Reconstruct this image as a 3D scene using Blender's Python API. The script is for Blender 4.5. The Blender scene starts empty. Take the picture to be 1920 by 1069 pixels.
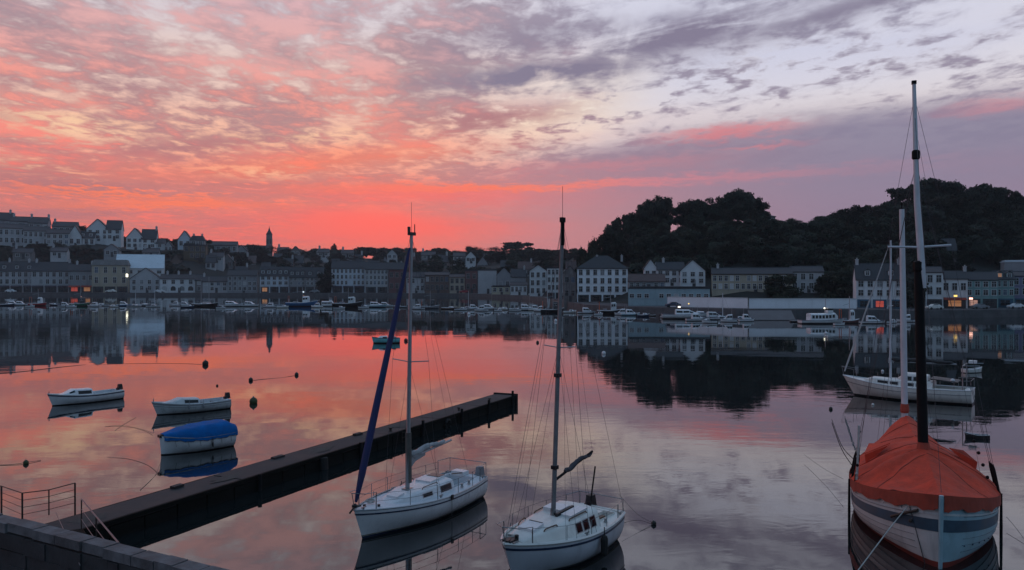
import bpy, bmesh, math, random
from mathutils import Vector, Matrix, noise as mnoise
R = math.radians
random.seed(7)
SC = bpy.context.scene
COL = SC.collection

# ------------------------------------------------------------------ camera
CAM_H = 9.0            # metres above the water
FPX, CX, HY = 1500.0, 960.0, 530.0   # focal length / centre / horizon measured on the 1920 px photograph
cam_d = bpy.data.cameras.new('camera'); cam = bpy.data.objects.new('camera', cam_d); COL.objects.link(cam)
cam_d.sensor_width = 36.0; cam_d.lens = 36.0 * FPX / 1920.0
cam_d.clip_start = 0.1; cam_d.clip_end = 6000.0
cam.location = (0, 0, CAM_H)
cam.rotation_euler = (R(90) - (534.5 - HY) / FPX, 0, 0)
SC.camera = cam
SC.view_settings.view_transform = 'Standard'; SC.view_settings.look = 'None'
SC.view_settings.exposure = 0.0; SC.view_settings.gamma = 1.0
SC.view_settings.use_curve_mapping = False
SC.cycles.use_denoising = True
SC.cycles.max_bounces = 6; SC.cycles.glossy_bounces = 3; SC.cycles.diffuse_bounces = 2
SC.cycles.transparent_max_bounces = 6
SC.cycles.caustics_reflective = False; SC.cycles.caustics_refractive = False

def at(px, py, D):                       # a photograph point at depth D, in metres
    return Vector(((px - CX) / FPX * D, D, CAM_H - (py - HY) / FPX * D))
def wat(px, py):                         # a point on the water surface
    return at(px, py, CAM_H * FPX / (py - HY))

# ------------------------------------------------------------------ sky
def lin(c):
    c = c / 255.0
    return c / 12.92 if c <= 0.04045 else ((c + 0.055) / 1.055) ** 2.4
def rgb(r, g, b): return (lin(r), lin(g), lin(b), 1.0)

class NT:                                # tiny helper for writing node graphs
    def __init__(s, tree): s.t = tree; s.n = tree.nodes; s.l = tree.links
    def new(s, kind, **kw):
        n = s.n.new(kind)
        for k, v in kw.items(): setattr(n, k, v)
        return n
    def put(s, sock, v):
        if isinstance(v, bpy.types.NodeSocket): s.l.new(v, sock)
        else: sock.default_value = v
    def m(s, op, a, b=0.0, c=0.0, clamp=False):
        n = s.new('ShaderNodeMath', operation=op, use_clamp=clamp)
        s.put(n.inputs[0], a); s.put(n.inputs[1], b)
        if len(n.inputs) > 2: s.put(n.inputs[2], c)
        return n.outputs[0]
    def add(s, *a):
        r = a[0]
        for x in a[1:]: r = s.m('ADD', r, x)
        return r
    def mul(s, *a):
        r = a[0]
        for x in a[1:]: r = s.m('MULTIPLY', r, x)
        return r
    def sub(s, a, b): return s.m('SUBTRACT', a, b)
    def ss(s, x, lo, hi, a=0.0, b=1.0):
        n = s.new('ShaderNodeMapRange', interpolation_type='SMOOTHSTEP')
        s.put(n.inputs[0], x)
        for i, v in enumerate((lo, hi, a, b)): s.put(n.inputs[i + 1], v)
        return n.outputs[0]
    def mix(s, f, a, b, mode='MIX'):
        n = s.new('ShaderNodeMix', data_type='RGBA', blend_type=mode, clamp_factor=True)
        s.put(n.inputs[0], f); s.put(n.inputs[6], a); s.put(n.inputs[7], b)
        return n.outputs[2]
    def ramp(s, x, stops, interp='EASE'):
        n = s.new('ShaderNodeValToRGB'); n.color_ramp.interpolation = interp
        e = n.color_ramp.elements
        while len(e) < len(stops): e.new(0.5)
        for el, (p, c) in zip(e, stops): el.position = p; el.color = c
        s.put(n.inputs[0], x); return n.outputs[0]
    def vec(s, x, y, z=0.0):
        n = s.new('ShaderNodeCombineXYZ')
        s.put(n.inputs[0], x); s.put(n.inputs[1], y); s.put(n.inputs[2], z); return n.outputs[0]
    def noise(s, v, scale, detail=4.0, rough=0.5, dist=0.0, out=0):
        n = s.new('ShaderNodeTexNoise')
        s.put(n.inputs['Vector'], v); s.put(n.inputs['Scale'], scale)
        n.inputs['Detail'].default_value = detail; n.inputs['Roughness'].default_value = rough
        n.inputs['Distortion'].default_value = dist
        return n.outputs[out]

world = bpy.data.worlds.new('World'); SC.world = world; world.use_nodes = True
wt = world.node_tree; wt.nodes.clear(); g = NT(wt)
tc = g.new('ShaderNodeTexCoord'); sx = g.new('ShaderNodeSeparateXYZ'); wt.links.new(tc.outputs['Generated'], sx.inputs[0])
X, Y, Z = sx.outputs
az = g.m('ARCTAN2', X, Y)                                        # 0 straight across the harbour, + to the right
hz = g.m('SQRT', g.add(g.mul(X, X), g.mul(Y, Y)))
el = g.m('MAXIMUM', g.m('DIVIDE', Z, g.m('MAXIMUM', hz, 0.02)), 0.0)  # tangent of the elevation
# cloud deck seen in perspective: streets of cloud running towards the sunset
zc = g.add(g.m('MAXIMUM', Z, 0.0), 0.055)
a0 = R(-4.0)
pu = g.m('DIVIDE', g.add(g.mul(X, math.cos(a0)), g.mul(Y, -math.sin(a0))), zc)
pv = g.m('DIVIDE', g.add(g.mul(X, math.sin(a0)), g.mul(Y, math.cos(a0))), zc)
P1 = g.vec(g.mul(pu, 1.05), g.mul(pv, 0.40), 3.1)
warp = g.new('ShaderNodeVectorMath', operation='SCALE'); wn = g.noise(P1, 1.1, 3, 0.5, 0, 1); wt.links.new(wn, warp.inputs[0]); warp.inputs[3].default_value = 0.5
P1w = g.new('ShaderNodeVectorMath', operation='ADD'); wt.links.new(P1, P1w.inputs[0]); wt.links.new(warp.outputs[0], P1w.inputs[1]); P1w = P1w.outputs[0]
nbig = g.noise(P1w, 0.95, 3, 0.5)
nmid = g.noise(P1w, 2.1, 6, 0.62)
PF = g.vec(g.mul(pu, 1.9), g.mul(pv, 1.45), 8.4)
nfine = g.noise(PF, 4.3, 5, 0.6, 0.25)
e2 = g.sub(el, g.mul(g.m('ABSOLUTE', g.sub(az, R(-2.0))), 0.11))
nh = g.noise(g.vec(g.mul(az, 6.5), g.mul(e2, 34.0), 2.3), 1.0, 6, 0.62, 0.5)
# horizontal wisps (warp for the placed features too)
PW = g.vec(g.mul(az, 3.0), g.mul(el, 26.0), 1.7)
nw = g.noise(PW, 1.0, 4, 0.6)
nw2 = g.noise(g.vec(g.mul(az, 5.0), g.mul(el, 60.0), 5.2), 1.0, 5, 0.65)
azw = g.add(az, g.mul(g.sub(nmid, 0.5), 0.10), g.mul(g.sub(nw, 0.5), 0.10))
elw = g.add(el, g.mul(g.sub(nfine, 0.5), 0.030), g.mul(g.sub(nw, 0.5), 0.035))
def blob(px, py, rx, ry, slope=0.0, p=1.0):
    """soft elongated patch of sky round a direction; slope = rise per unit run"""
    a = math.atan((px - CX) / FPX); ca = math.cos(a); e = (HY - py) / FPX * ca
    da = g.sub(azw, a)
    de = g.sub(elw, e)
    if slope: de = g.m('MULTIPLY_ADD', da, -slope, de)
    k = (FPX / (rx * ca * ca)) ** 2; k2 = (FPX / (ry * ca)) ** 2
    q = g.m('MULTIPLY_ADD', g.mul(de, de), -k2, g.mul(g.mul(da, da), -k))
    r = g.m('EXPONENT', q)
    return r if p == 1.0 else g.mul(r, p)
right = g.ss(azw, R(-9), R(11))          # 0 sunset side, 1 the mauve side
behind = g.ss(g.m('ABSOLUTE', g.sub(az, R(-12))), R(50), R(125))
ev = g.mul(el, 2.0)
clearL = g.ramp(ev, [(0.0, rgb(212, 118, 110)), (0.11, rgb(236, 110, 104)), (0.22, rgb(246, 136, 122)), (0.34, rgb(246, 186, 160)), (0.50, rgb(230, 200, 190)), (0.66, rgb(216, 206, 212)), (1.0, rgb(205, 205, 224))])
clearR = g.ramp(ev, [(0.0, rgb(186, 132, 146)), (0.12, rgb(180, 134, 152)), (0.24, rgb(172, 142, 162)), (0.36, rgb(214, 202, 206)), (0.50, rgb(224, 219, 226)), (0.66, rgb(212, 212, 228)), (1.0, rgb(190, 196, 222))])
clear = g.mix(right, clearL, clearR)
greyL = g.ramp(ev, [(0.0, rgb(214, 118, 112)), (0.2, rgb(192, 120, 120)), (0.4, rgb(170, 128, 134)), (0.7, rgb(158, 138, 150))])
greyR = g.ramp(ev, [(0.0, rgb(164, 126, 144)), (0.2, rgb(150, 130, 150)), (0.4, rgb(144, 132, 152)), (0.7, rgb(150, 146, 168))])
litL = g.ramp(ev, [(0.0, rgb(252, 106, 100)), (0.22, rgb(255, 122, 110)), (0.42, rgb(244, 148, 134)), (0.58, rgb(226, 170, 168)), (0.75, rgb(216, 178, 186))])
litR = g.ramp(ev, [(0.0, rgb(205, 130, 140)), (0.3, rgb(206, 144, 156)), (0.7, rgb(212, 172, 182))])
lit = g.ss(g.add(g.mul(nbig, 0.40), g.mul(nh, 0.34), g.mul(nfine, 0.34), g.mul(right, -0.12)), 0.505, 0.64)
cloud = g.mix(g.mul(lit, g.add(1.0, g.mul(right, -0.45))), g.mix(right, greyL, greyR), g.mix(right, litL, litR))
cover = g.ss(g.add(g.mul(nmid, 0.37), g.mul(nh, 0.24), g.mul(nfine, 0.40), g.mul(right, -0.055)), 0.41, 0.53)
sky = g.mix(g.mul(cover, 0.92), clear, cloud)
# ---- features of this evening's sky
opening = g.m('MAXIMUM', blob(1500, 128, 430, 56, 0.05, 1.1), g.m('MAXIMUM', blob(1130, 212, 230, 34, 0.20, 1.35), blob(960, 252, 70, 14, 0.05, 1.0)), clamp=True)
opencol = g.mix(g.ss(azw, R(0), R(14)), rgb(244, 226, 206), g.mix(g.ss(el, 0.16, 0.3), rgb(226, 218, 222), rgb(206, 207, 227)))
sky = g.mix(g.mul(opening, g.ss(g.add(g.mul(nfine, .6), g.mul(nh, .4)), 0.61, 0.47), 1.25), sky, opencol)
darkc = g.m('MAXIMUM', g.m('MAXIMUM', blob(1010, 145, 200, 28, 0.10, 1.25), blob(1270, 70, 290, 44, 0.20, 1.1)), g.m('MAXIMUM', blob(1560, 25, 280, 26, 0.18, 0.9), blob(1020, 70, 170, 30, 0.1, 0.55)))
sky = g.mix(g.mul(darkc, g.ss(g.add(g.mul(nmid, .6), g.mul(nh, .4)), 0.36, 0.50), 1.0), sky, rgb(131, 123, 145))
# flat bank of mauve stratus low on the right
edge = g.add(0.112, g.mul(g.ss(azw, R(-12), R(22)), 0.088), g.mul(g.sub(nw, 0.5), 0.05))
bank = g.mul(g.ss(g.sub(elw, edge), 0.018, -0.022), g.ss(azw, R(-14), R(6)))
bankcol = g.mix(g.ss(el, 0.03, 0.17), g.ramp(g.ss(az, R(-14), R(28)), [(0.0, rgb(220, 122, 118)), (0.40, rgb(194, 130, 138)), (1.0, rgb(148, 126, 150))]),
                g.ramp(g.ss(az, R(-10), R(30)), [(0.0, rgb(176, 130, 140)), (0.5, rgb(150, 128, 148)), (1.0, rgb(136, 128, 152))]))
sky = g.mix(g.mul(bank, 0.92), sky, bankcol)
# yellowish and grey bands on the left
sky = g.mix(g.mul(g.m('MAXIMUM', g.m('MAXIMUM', blob(95, 235, 140, 20, -0.08, 0.75), blob(480, 322, 95, 13)), g.m('MAXIMUM', blob(500, 265, 150, 14, 0.12, 0.7), blob(60, 330, 130, 14, -0.05, 0.6))), g.ss(nfine, 0.58, 0.40), 0.95), sky, rgb(250, 206, 166))
greys = g.m('MAXIMUM', g.m('MAXIMUM', blob(120, 352, 300, 24, -0.02, 1.2), blob(440, 345, 130, 12)), g.m('MAXIMUM', blob(330, 275, 180, 14, 0.12), blob(900, 225, 180, 24, 0.10)))
sky = g.mix(g.mul(greys, g.ss(nfine, 0.30, 0.50), 0.85), sky, rgb(174, 118, 124))
stripes = g.mul(g.ss(nw2, 0.50, 0.66), g.ss(el, 0.145, 0.07), g.ss(azw, R(6), R(-16)))
sky = g.mix(g.mul(stripes, 0.8), sky, rgb(182, 114, 122))
# burning streaks and the glow where the sun went down
streak = g.m('MAXIMUM', g.m('MAXIMUM', blob(1000, 347, 430, 9, 0.022), blob(330, 383, 210, 9, 0.03)), g.m('MAXIMUM', blob(215, 366, 240, 6, 0.0), blob(620, 300, 420, 26, 0.12, 0.6)))
sky = g.mix(g.mul(streak, 0.9), sky, g.mix(g.ss(azw, R(-2), R(13)), g.mix(nw2, rgb(255, 120, 84), rgb(252, 126, 96)), rgb(216, 128, 138)))
pinks = g.m('MAXIMUM', g.m('MAXIMUM', blob(1345, 249, 100, 9, 0.03), blob(1432, 276, 70, 6, 0.03, 0.7)), g.m('MAXIMUM', blob(1880, 196, 110, 12, 0.05, 0.5), blob(1130, 310, 200, 12, 0.03, 0.5)))
sky = g.mix(g.mul(pinks, 0.8), sky, rgb(218, 126, 132))
glow = g.m('MAXIMUM', blob(700, 424, 215, 42, 0.0, 1.0), blob(800, 365, 250, 20, 0.0, 0.6))
sky = g.mix(glow, sky, rgb(255, 98, 98))
# the rest of the dome: dusk blue grey overhead and behind the viewer
broken = g.mul(g.sub(nmid, 0.5), 0.5)
dome = g.mix(g.ss(g.add(el, broken), 0.1, 1.2), rgb(114, 134, 158), rgb(116, 148, 180))
sky = g.mix(g.m('MAXIMUM', behind, g.ss(el, 0.42, 1.1)), sky, dome)
nish = g.new('ShaderNodeTexSky', sky_type='NISHITA', sun_disc=False)
nish.sun_elevation = R(0.3); nish.sun_rotation = R(-9.0); nish.air_density = 1.0; nish.dust_density = 2.0; nish.ozone_density = 2.0
bg1 = g.new('ShaderNodeBackground'); g.put(bg1.inputs[0], sky); bg1.inputs[1].default_value = 1.0
bg2 = g.new('ShaderNodeBackground'); g.put(bg2.inputs[0], nish.outputs[0]); bg2.inputs[1].default_value = 0.02
ad = g.new('ShaderNodeAddShader'); wt.links.new(bg1.outputs[0], ad.inputs[0]); wt.links.new(bg2.outputs[0], ad.inputs[1])
wo = g.new('ShaderNodeOutputWorld'); wt.links.new(ad.outputs[0], wo.inputs[0])
world.cycles.sampling_method = 'MANUAL'; world.cycles.sample_map_resolution = 256
# the sun is below the horizon: no sun lamp, all light comes from the sky and the harbour's own lamps

# ------------------------------------------------------------------ materials
_mats = {}
def mat(name, col, rough=0.6, var=0.18, scale=1.5, bump=0.0, metal=0.0, spec=0.5, stain=0.0, emit=0.0):
    """procedural paint / stone / cloth: base colour broken up by noise, optional streaky stains and relief"""
    if name in _mats: return _mats[name]
    m = bpy.data.materials.new(name); m.use_nodes = True; t = m.node_tree; h = NT(t)
    p = t.nodes['Principled BSDF']
    co = h.new('ShaderNodeTexCoord').outputs['Object']
    n1 = h.noise(co, scale, 5, 0.6)
    c = Vector(col[:3])
    lo = tuple(max(0, x * (1 - var)) for x in c) + (1,); hi = tuple(min(1, x * (1 + var)) for x in c) + (1,)
    out = h.ramp(n1, [(0.32, lo), (0.68, hi)], 'LINEAR')
    if stain > 0:
        mp = h.new('ShaderNodeMapping'); t.links.new(co, mp.inputs[0]); mp.inputs['Scale'].default_value = (1.6, 1.6, 0.22)
        n2 = h.noise(mp.outputs[0], scale * 1.7, 4, 0.6)
        out = h.mix(h.ss(n2, 0.5, 0.72, 0.0, stain), out, tuple(x * 0.45 + 0.01 for x in c) + (1,))
    t.links.new(out, p.inputs['Base Color'])
    t.links.new(h.ss(n1, 0.2, 0.8, max(0.02, rough - 0.1), min(1, rough + 0.1)), p.inputs['Roughness'])
    p.inputs['Metallic'].default_value = metal
    p.inputs['Specular IOR Level'].default_value = spec
    if emit:
        p.inputs['Emission Color'].default_value = tuple(c) + (1,); p.inputs['Emission Strength'].default_value = emit
    if bump > 0:
        b = h.new('ShaderNodeBump'); b.inputs['Strength'].default_value = 0.6; b.inputs['Distance'].default_value = bump
        t.links.new(h.noise(co, scale * 6, 5, 0.65), b.inputs['Height']); t.links.new(b.outputs[0], p.inputs['Normal'])
    _mats[name] = m; return m

GEL   = mat('white_gelcoat', (0.72, 0.74, 0.76), 0.28, 0.05, 0.9, stain=0.25)
GEL2  = mat('cream_gelcoat', (0.72, 0.72, 0.68), 0.35, 0.06, 1.2, stain=0.35)
DECK  = mat('deck_paint', (0.62, 0.66, 0.70), 0.55, 0.08, 2.0, stain=0.15)
OLDW  = mat('old_white_paint', (0.56, 0.59, 0.60), 0.5, 0.12, 2.0, stain=0.5)
NAVY  = mat('navy_paint', (0.015, 0.03, 0.07), 0.35, 0.15)
BLUEB = mat('blue_band_paint', (0.045, 0.085, 0.125), 0.5, 0.25, 2.0, stain=0.3)
TEAL  = mat('pale_blue_paint', (0.30, 0.46, 0.52), 0.45, 0.10, 2.0, stain=0.3)
ANTI  = mat('red_antifouling', (0.22, 0.035, 0.025), 0.7, 0.25, 2.0, stain=0.4)
BLACKP= mat('black_paint', (0.012, 0.012, 0.014), 0.5, 0.2)
ALU   = mat('grey_alloy', (0.34, 0.36, 0.38), 0.4, 0.1, 2.0, metal=0.6)
STEEL = mat('dull_steel', (0.30, 0.31, 0.32), 0.35, 0.1, 3.0, metal=0.8)
WIRE  = mat('rigging_wire', (0.07, 0.07, 0.08), 0.5, 0.1, metal=0.4)
ROPE  = mat('rope', (0.11, 0.10, 0.09), 0.9, 0.2, 6.0)
LROPE = mat('pale_rope', (0.42, 0.42, 0.40), 0.9, 0.2, 6.0)
GLASSD= mat('dark_window', (0.008, 0.010, 0.013), 0.10, 0.2, spec=0.4)
SAILG = mat('grey_sailcloth', (0.34, 0.35, 0.36), 0.85, 0.2, 2.5, 0.02)
JIBB  = mat('blue_sail_cover', (0.018, 0.024, 0.10), 0.75, 0.15, 3.0, 0.01)
TARPB = mat('blue_tarpaulin', (0.0, 0.11, 0.36), 0.8, 0.22, 2.4, 0.035, spec=0.2)
TARPO = mat('orange_red_canvas', (0.62, 0.070, 0.035), 0.8, 0.22, 1.6, 0.035, spec=0.25, stain=0.22)
TARPD = mat('orange_canvas_hem', (0.36, 0.06, 0.035), 0.8, 0.2, 2.0, 0.01)
WOODD = mat('tarred_wood', (0.007, 0.007, 0.008), 0.7, 0.3, 4.0, spec=0.2)
WOODB = mat('brown_wood', (0.10, 0.05, 0.025), 0.5, 0.25, 4.0)
MASTW = mat('white_spar_paint', (0.62, 0.64, 0.68), 0.45, 0.08, 2.0, stain=0.2)
RUBB  = mat('black_rubber', (0.012, 0.012, 0.012), 0.75, 0.2)
CONC  = mat('wet_dark_concrete', (0.026, 0.026, 0.028), 0.75, 0.35, 0.9, 0.03, stain=0.5)
WEED  = mat('weedy_dark_timber', (0.006, 0.007, 0.006), 0.85, 0.4, 2.0, 0.03, spec=0.15)
COPE  = mat('granite_coping', (0.115, 0.113, 0.118), 0.8, 0.5, 2.5, 0.03, stain=0.5)
GRAN  = mat('dark_granite', (0.036, 0.036, 0.038), 0.85, 0.4, 1.5, 0.03, stain=0.4)
QUAYM = mat('quay_stone', (0.085, 0.085, 0.09), 0.85, 0.35, 0.35, 0.05, stain=0.5)
PAVE  = mat('quay_asphalt', (0.065, 0.065, 0.07), 0.9, 0.2, 0.4)
RUST  = mat('rusty_rail', (0.045, 0.030, 0.024), 0.7, 0.3, 5.0)
GALV  = mat('galvanised_rail', (0.16, 0.18, 0.19), 0.5, 0.2, 5.0, metal=0.5)
W_BRIGHT = mat('bright_white_render', (0.80, 0.83, 0.87), 0.9, 0.06, 0.25, stain=0.15)
TURQ  = mat('turquoise_paint', (0.20, 0.62, 0.66), 0.45, 0.1)
STAINW = mat('waterline_scum', (0.20, 0.19, 0.14), 0.8, 0.4, 5.0)
REDP  = mat('red_paint', (0.35, 0.02, 0.03), 0.45, 0.15)
YELP  = mat('yellow_paint', (0.55, 0.35, 0.03), 0.5, 0.15)
ORGP  = mat('orange_buoy', (0.5, 0.09, 0.02), 0.5, 0.15)
MIDB  = mat('fishing_boat_blue', (0.03, 0.13, 0.30), 0.45, 0.15)
GRNP  = mat('green_paint', (0.03, 0.14, 0.09), 0.5, 0.15)
GREYP = mat('grey_paint', (0.22, 0.23, 0.25), 0.6, 0.15)
# walls and roofs
W_WHITE = mat('white_render', (0.66, 0.68, 0.70), 0.9, 0.08, 0.25, stain=0.3)
W_PALE  = mat('pale_grey_render', (0.44, 0.45, 0.47), 0.9, 0.10, 0.25, stain=0.3)
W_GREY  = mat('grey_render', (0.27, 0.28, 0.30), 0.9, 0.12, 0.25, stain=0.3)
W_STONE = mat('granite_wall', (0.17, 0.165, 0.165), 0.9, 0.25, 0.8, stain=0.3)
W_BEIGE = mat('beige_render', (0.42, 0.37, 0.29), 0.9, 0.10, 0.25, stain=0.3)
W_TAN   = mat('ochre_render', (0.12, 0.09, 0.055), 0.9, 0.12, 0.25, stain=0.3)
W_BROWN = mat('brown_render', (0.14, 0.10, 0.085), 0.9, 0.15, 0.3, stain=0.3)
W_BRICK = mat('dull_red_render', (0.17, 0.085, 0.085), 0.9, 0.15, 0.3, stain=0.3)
W_BLUE  = mat('pale_blue_render', (0.54, 0.60, 0.67), 0.9, 0.08, 0.25, stain=0.3)
W_GREEN = mat('sea_green_render', (0.22, 0.36, 0.36), 0.9, 0.10, 0.25, stain=0.3)
W_LILAC = mat('lilac_render', (0.24, 0.22, 0.34), 0.9, 0.10, 0.25, stain=0.3)
W_YELL  = mat('cream_render', (0.50, 0.48, 0.36), 0.9, 0.10, 0.25, stain=0.3)
SLATE   = mat('slate_roof', (0.030, 0.032, 0.038), 0.7, 0.30, 0.8, 0.03)
SLATEB  = mat('brown_tile_roof', (0.085, 0.055, 0.052), 0.8, 0.3, 0.8, 0.03)
METALR  = mat('pale_sheet_roof', (0.52, 0.60, 0.66), 0.5, 0.08, 0.4, stain=0.15)
TRIM    = mat('white_trim', (0.55, 0.56, 0.57), 0.7, 0.1)
TRIMD   = mat('stone_trim', (0.24, 0.24, 0.25), 0.8, 0.1)
SHOPD   = mat('dark_shopfront', (0.03, 0.03, 0.035), 0.4, 0.3)
SHOPB   = mat('blue_shopfront', (0.03, 0.10, 0.16), 0.4, 0.3)
AWNR    = mat('red_awning', (0.34, 0.05, 0.03), 0.8, 0.2)
AWND    = mat('dark_awning', (0.04, 0.035, 0.05), 0.8, 0.2)
L_WARM  = mat('lit_warm_window', (1.0, 0.42, 0.18), 0.5, 0.1, emit=0.20)
L_RED   = mat('lit_red_sign', (1.0, 0.14, 0.09), 0.5, 0.1, emit=0.26)
L_WHITE = mat('lit_white_lamp', (1.0, 0.95, 0.72), 0.5, 0.05, emit=3.0)
L_PINK  = mat('lit_pink_window', (1.0, 0.50, 0.36), 0.5, 0.1, emit=0.30)
L_YEL   = mat('lit_yellow_lamp', (1.0, 0.62, 0.15), 0.5, 0.05, emit=1.6)
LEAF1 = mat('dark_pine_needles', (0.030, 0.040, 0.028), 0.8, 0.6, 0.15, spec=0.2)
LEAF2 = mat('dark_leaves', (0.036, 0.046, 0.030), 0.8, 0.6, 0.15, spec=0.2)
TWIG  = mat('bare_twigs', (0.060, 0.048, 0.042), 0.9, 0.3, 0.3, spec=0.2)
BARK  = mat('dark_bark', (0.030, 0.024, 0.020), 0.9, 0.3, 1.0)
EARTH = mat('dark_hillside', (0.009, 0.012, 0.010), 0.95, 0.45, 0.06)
GRASS = mat('meadow_grass', (0.050, 0.065, 0.030), 0.95, 0.3, 0.1)

# ------------------------------------------------------------------ mesh building
class MB:
    """collects geometry; build() links it as one mesh object"""
    def __init__(s): s.v = []; s.f = []; s.mi = []; s.cur = 0
    def _add(s, vs, fs):
        o = len(s.v); s.v += [tuple(v) for v in vs]
        s.f += [tuple(i + o for i in f) for f in fs]; s.mi += [s.cur] * len(fs)
    def box(s, c, d, rz=0.0, top=1.0):
        cx, cy, cz = c; hx, hy, hz = d[0] / 2, d[1] / 2, d[2] / 2
        co, si = math.cos(rz), math.sin(rz); vs = []
        for z, k in ((-hz, 1.0), (hz, top)):
            for x, y in ((-hx, -hy), (hx, -hy), (hx, hy), (-hx, hy)):
                x *= k; y *= k; vs.append((cx + x * co - y * si, cy + x * si + y * co, cz + z))
        s._add(vs, [(3, 2, 1, 0), (4, 5, 6, 7), (0, 1, 5, 4), (1, 2, 6, 5), (2, 3, 7, 6), (3, 0, 4, 7)]); return s
    def slab(s, q, th):                                   # a quad (4 points) thickened downwards along its normal
        q = [Vector(p) for p in q]; n = (q[1] - q[0]).cross(q[3] - q[0]).normalized() * th
        vs = q + [p - n for p in q]
        s._add(vs, [(0, 1, 2, 3), (7, 6, 5, 4), (0, 4, 5, 1), (1, 5, 6, 2), (2, 6, 7, 3), (3, 7, 4, 0)]); return s
    def tube(s, pts, r, n=6, cap=True):
        pts = [Vector(p) for p in pts]; rs = r if isinstance(r, (list, tuple)) else [r] * len(pts)
        vs = []; up = Vector((0, 0, 1))
        for i, p in enumerate(pts):
            d = (pts[min(i + 1, len(pts) - 1)] - pts[max(i - 1, 0)]).normalized()
            a = d.cross(up if abs(d.z) < 0.95 else Vector((1, 0, 0))).normalized(); b = d.cross(a)
            for k in range(n):
                t = 2 * math.pi * k / n; vs.append(p + (a * math.cos(t) + b * math.sin(t)) * rs[i])
        fs = [(i * n + k, i * n + (k + 1) % n, (i + 1) * n + (k + 1) % n, (i + 1) * n + k) for i in range(len(pts) - 1) for k in range(n)]
        if cap: fs += [tuple(range(n))[::-1], tuple((len(pts) - 1) * n + k for k in range(n))]
        s._add(vs, fs); return s
    def grid(s, rows, close=False):
        n = len(rows[0]); vs = [p for r in rows for p in r]; fs = []
        for i in range(len(rows) - 1):
            for k in range(n if close else n - 1):
                fs.append((i * n + k, i * n + (k + 1) % n, (i + 1) * n + (k + 1) % n, (i + 1) * n + k))
        s._add(vs, fs); return s
    def poly(s, pts): s._add(pts, [tuple(range(len(pts)))]); return s
    def lathe(s, c, prof, n=12):
        c = Vector(c)
        s.grid([[c + Vector((r * math.cos(2 * math.pi * k / n), r * math.sin(2 * math.pi * k / n), z)) for k in range(n)] for r, z in prof], True)
        return s
    def ball(s, c, r, n=10, m=6, sz=1.0):
        return s.lathe(c, [(max(1e-4, r * math.sin(math.pi * i / m)), -r * sz * math.cos(math.pi * i / m)) for i in range(m + 1)], n)
    def mesh(s, name, mats):
        me = bpy.data.meshes.new(name); me.from_pydata(s.v, [], s.f)
        for m in (mats if isinstance(mats, (list, tuple)) else [mats]): me.materials.append(m)
        if any(s.mi): me.polygons.foreach_set('material_index', s.mi)
        return me
    def build(s, name, mats, parent=None, smooth=False):
        me = s.mesh(name, mats); fixn(me)
        if smooth: smooth_by_angle(me)
        return link(name, me, parent)
def fixn(me):
    b = bmesh.new(); b.from_mesh(me); bmesh.ops.remove_doubles(b, verts=b.verts, dist=1e-5)
    bmesh.ops.recalc_face_normals(b, faces=b.faces); b.to_mesh(me); b.free()
def smooth_by_angle(me, ang=38):
    b = bmesh.new(); b.from_mesh(me)
    for f in b.faces: f.smooth = True
    for e in b.edges:
        if len(e.link_faces) == 2 and e.calc_face_angle(0) > R(ang): e.smooth = False
    b.to_mesh(me); b.free()
def link(name, data, parent=None, loc=None, rz=None):
    o = bpy.data.objects.new(name, data); COL.objects.link(o)
    if parent is not None: o.parent = parent
    if loc is not None: o.location = loc
    if rz is not None: o.rotation_euler = (0, 0, rz)
    return o
def tag(o, label, cat, group=None):
    o['label'] = label; o['category'] = cat
    if group: o['group'] = group
    return o
def empty(name, loc, rz=0.0, label=None, cat=None, group=None):
    o = bpy.data.objects.new(name, None); COL.objects.link(o); o.location = loc; o.rotation_euler = (0, 0, rz)
    o.empty_display_size = 0.2
    if label: tag(o, label, cat, group)
    return o
def struct(o): o['kind'] = 'structure'; return o
def lerp(a, b, t): return a + (b - a) * t
def interp(tab, x):
    if x <= tab[0][0]: return tab[0][1]
    for (a, va), (b, vb) in zip(tab, tab[1:]):
        if x <= b: return lerp(va, vb, (x - a) / (b - a))
    return tab[-1][1]

# ------------------------------------------------------------------ the setting: water, hills, quays
def water_material():
    m = bpy.data.materials.new('harbour_water'); m.use_nodes = True; t = m.node_tree; h = NT(t); p = t.nodes['Principled BSDF']
    p.inputs['Base Color'].default_value = (0.010, 0.014, 0.015, 1); p.inputs['Roughness'].default_value = 0.015
    p.inputs['IOR'].default_value = 1.82
    co = h.new('ShaderNodeTexCoord').outputs['Object']
    mp = h.new('ShaderNodeMapping'); t.links.new(co, mp.inputs[0]); mp.inputs['Scale'].default_value = (0.30, 0.62, 1)
    big = h.noise(mp.outputs[0], 0.16, 3, 0.5)                       # slow swell
    fine = h.noise(mp.outputs[0], 1.3, 4, 0.55, 0.6)                 # faint cat's paws
    patch = h.ss(h.noise(co, 0.018, 3, 0.55), 0.42, 0.62, 0.12, 1.0) # calm and ruffled patches
    hgt = h.add(h.mul(big, 1.0), h.mul(fine, patch, 0.50))
    b = h.new('ShaderNodeBump'); b.inputs['Strength'].default_value = 1.0; b.inputs['Distance'].default_value = 0.020
    t.links.new(hgt, b.inputs['Height']); t.links.new(b.outputs[0], p.inputs['Normal'])
    return m
me = bpy.data.meshes.new('water')
me.from_pydata([(-2150, -280, 0), (2150, -280, 0), (2150, 1880, 0), (-2150, 1880, 0)], [], [(0, 1, 2, 3)])
me.materials.append(water_material()); struct(link('water', me))

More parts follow.
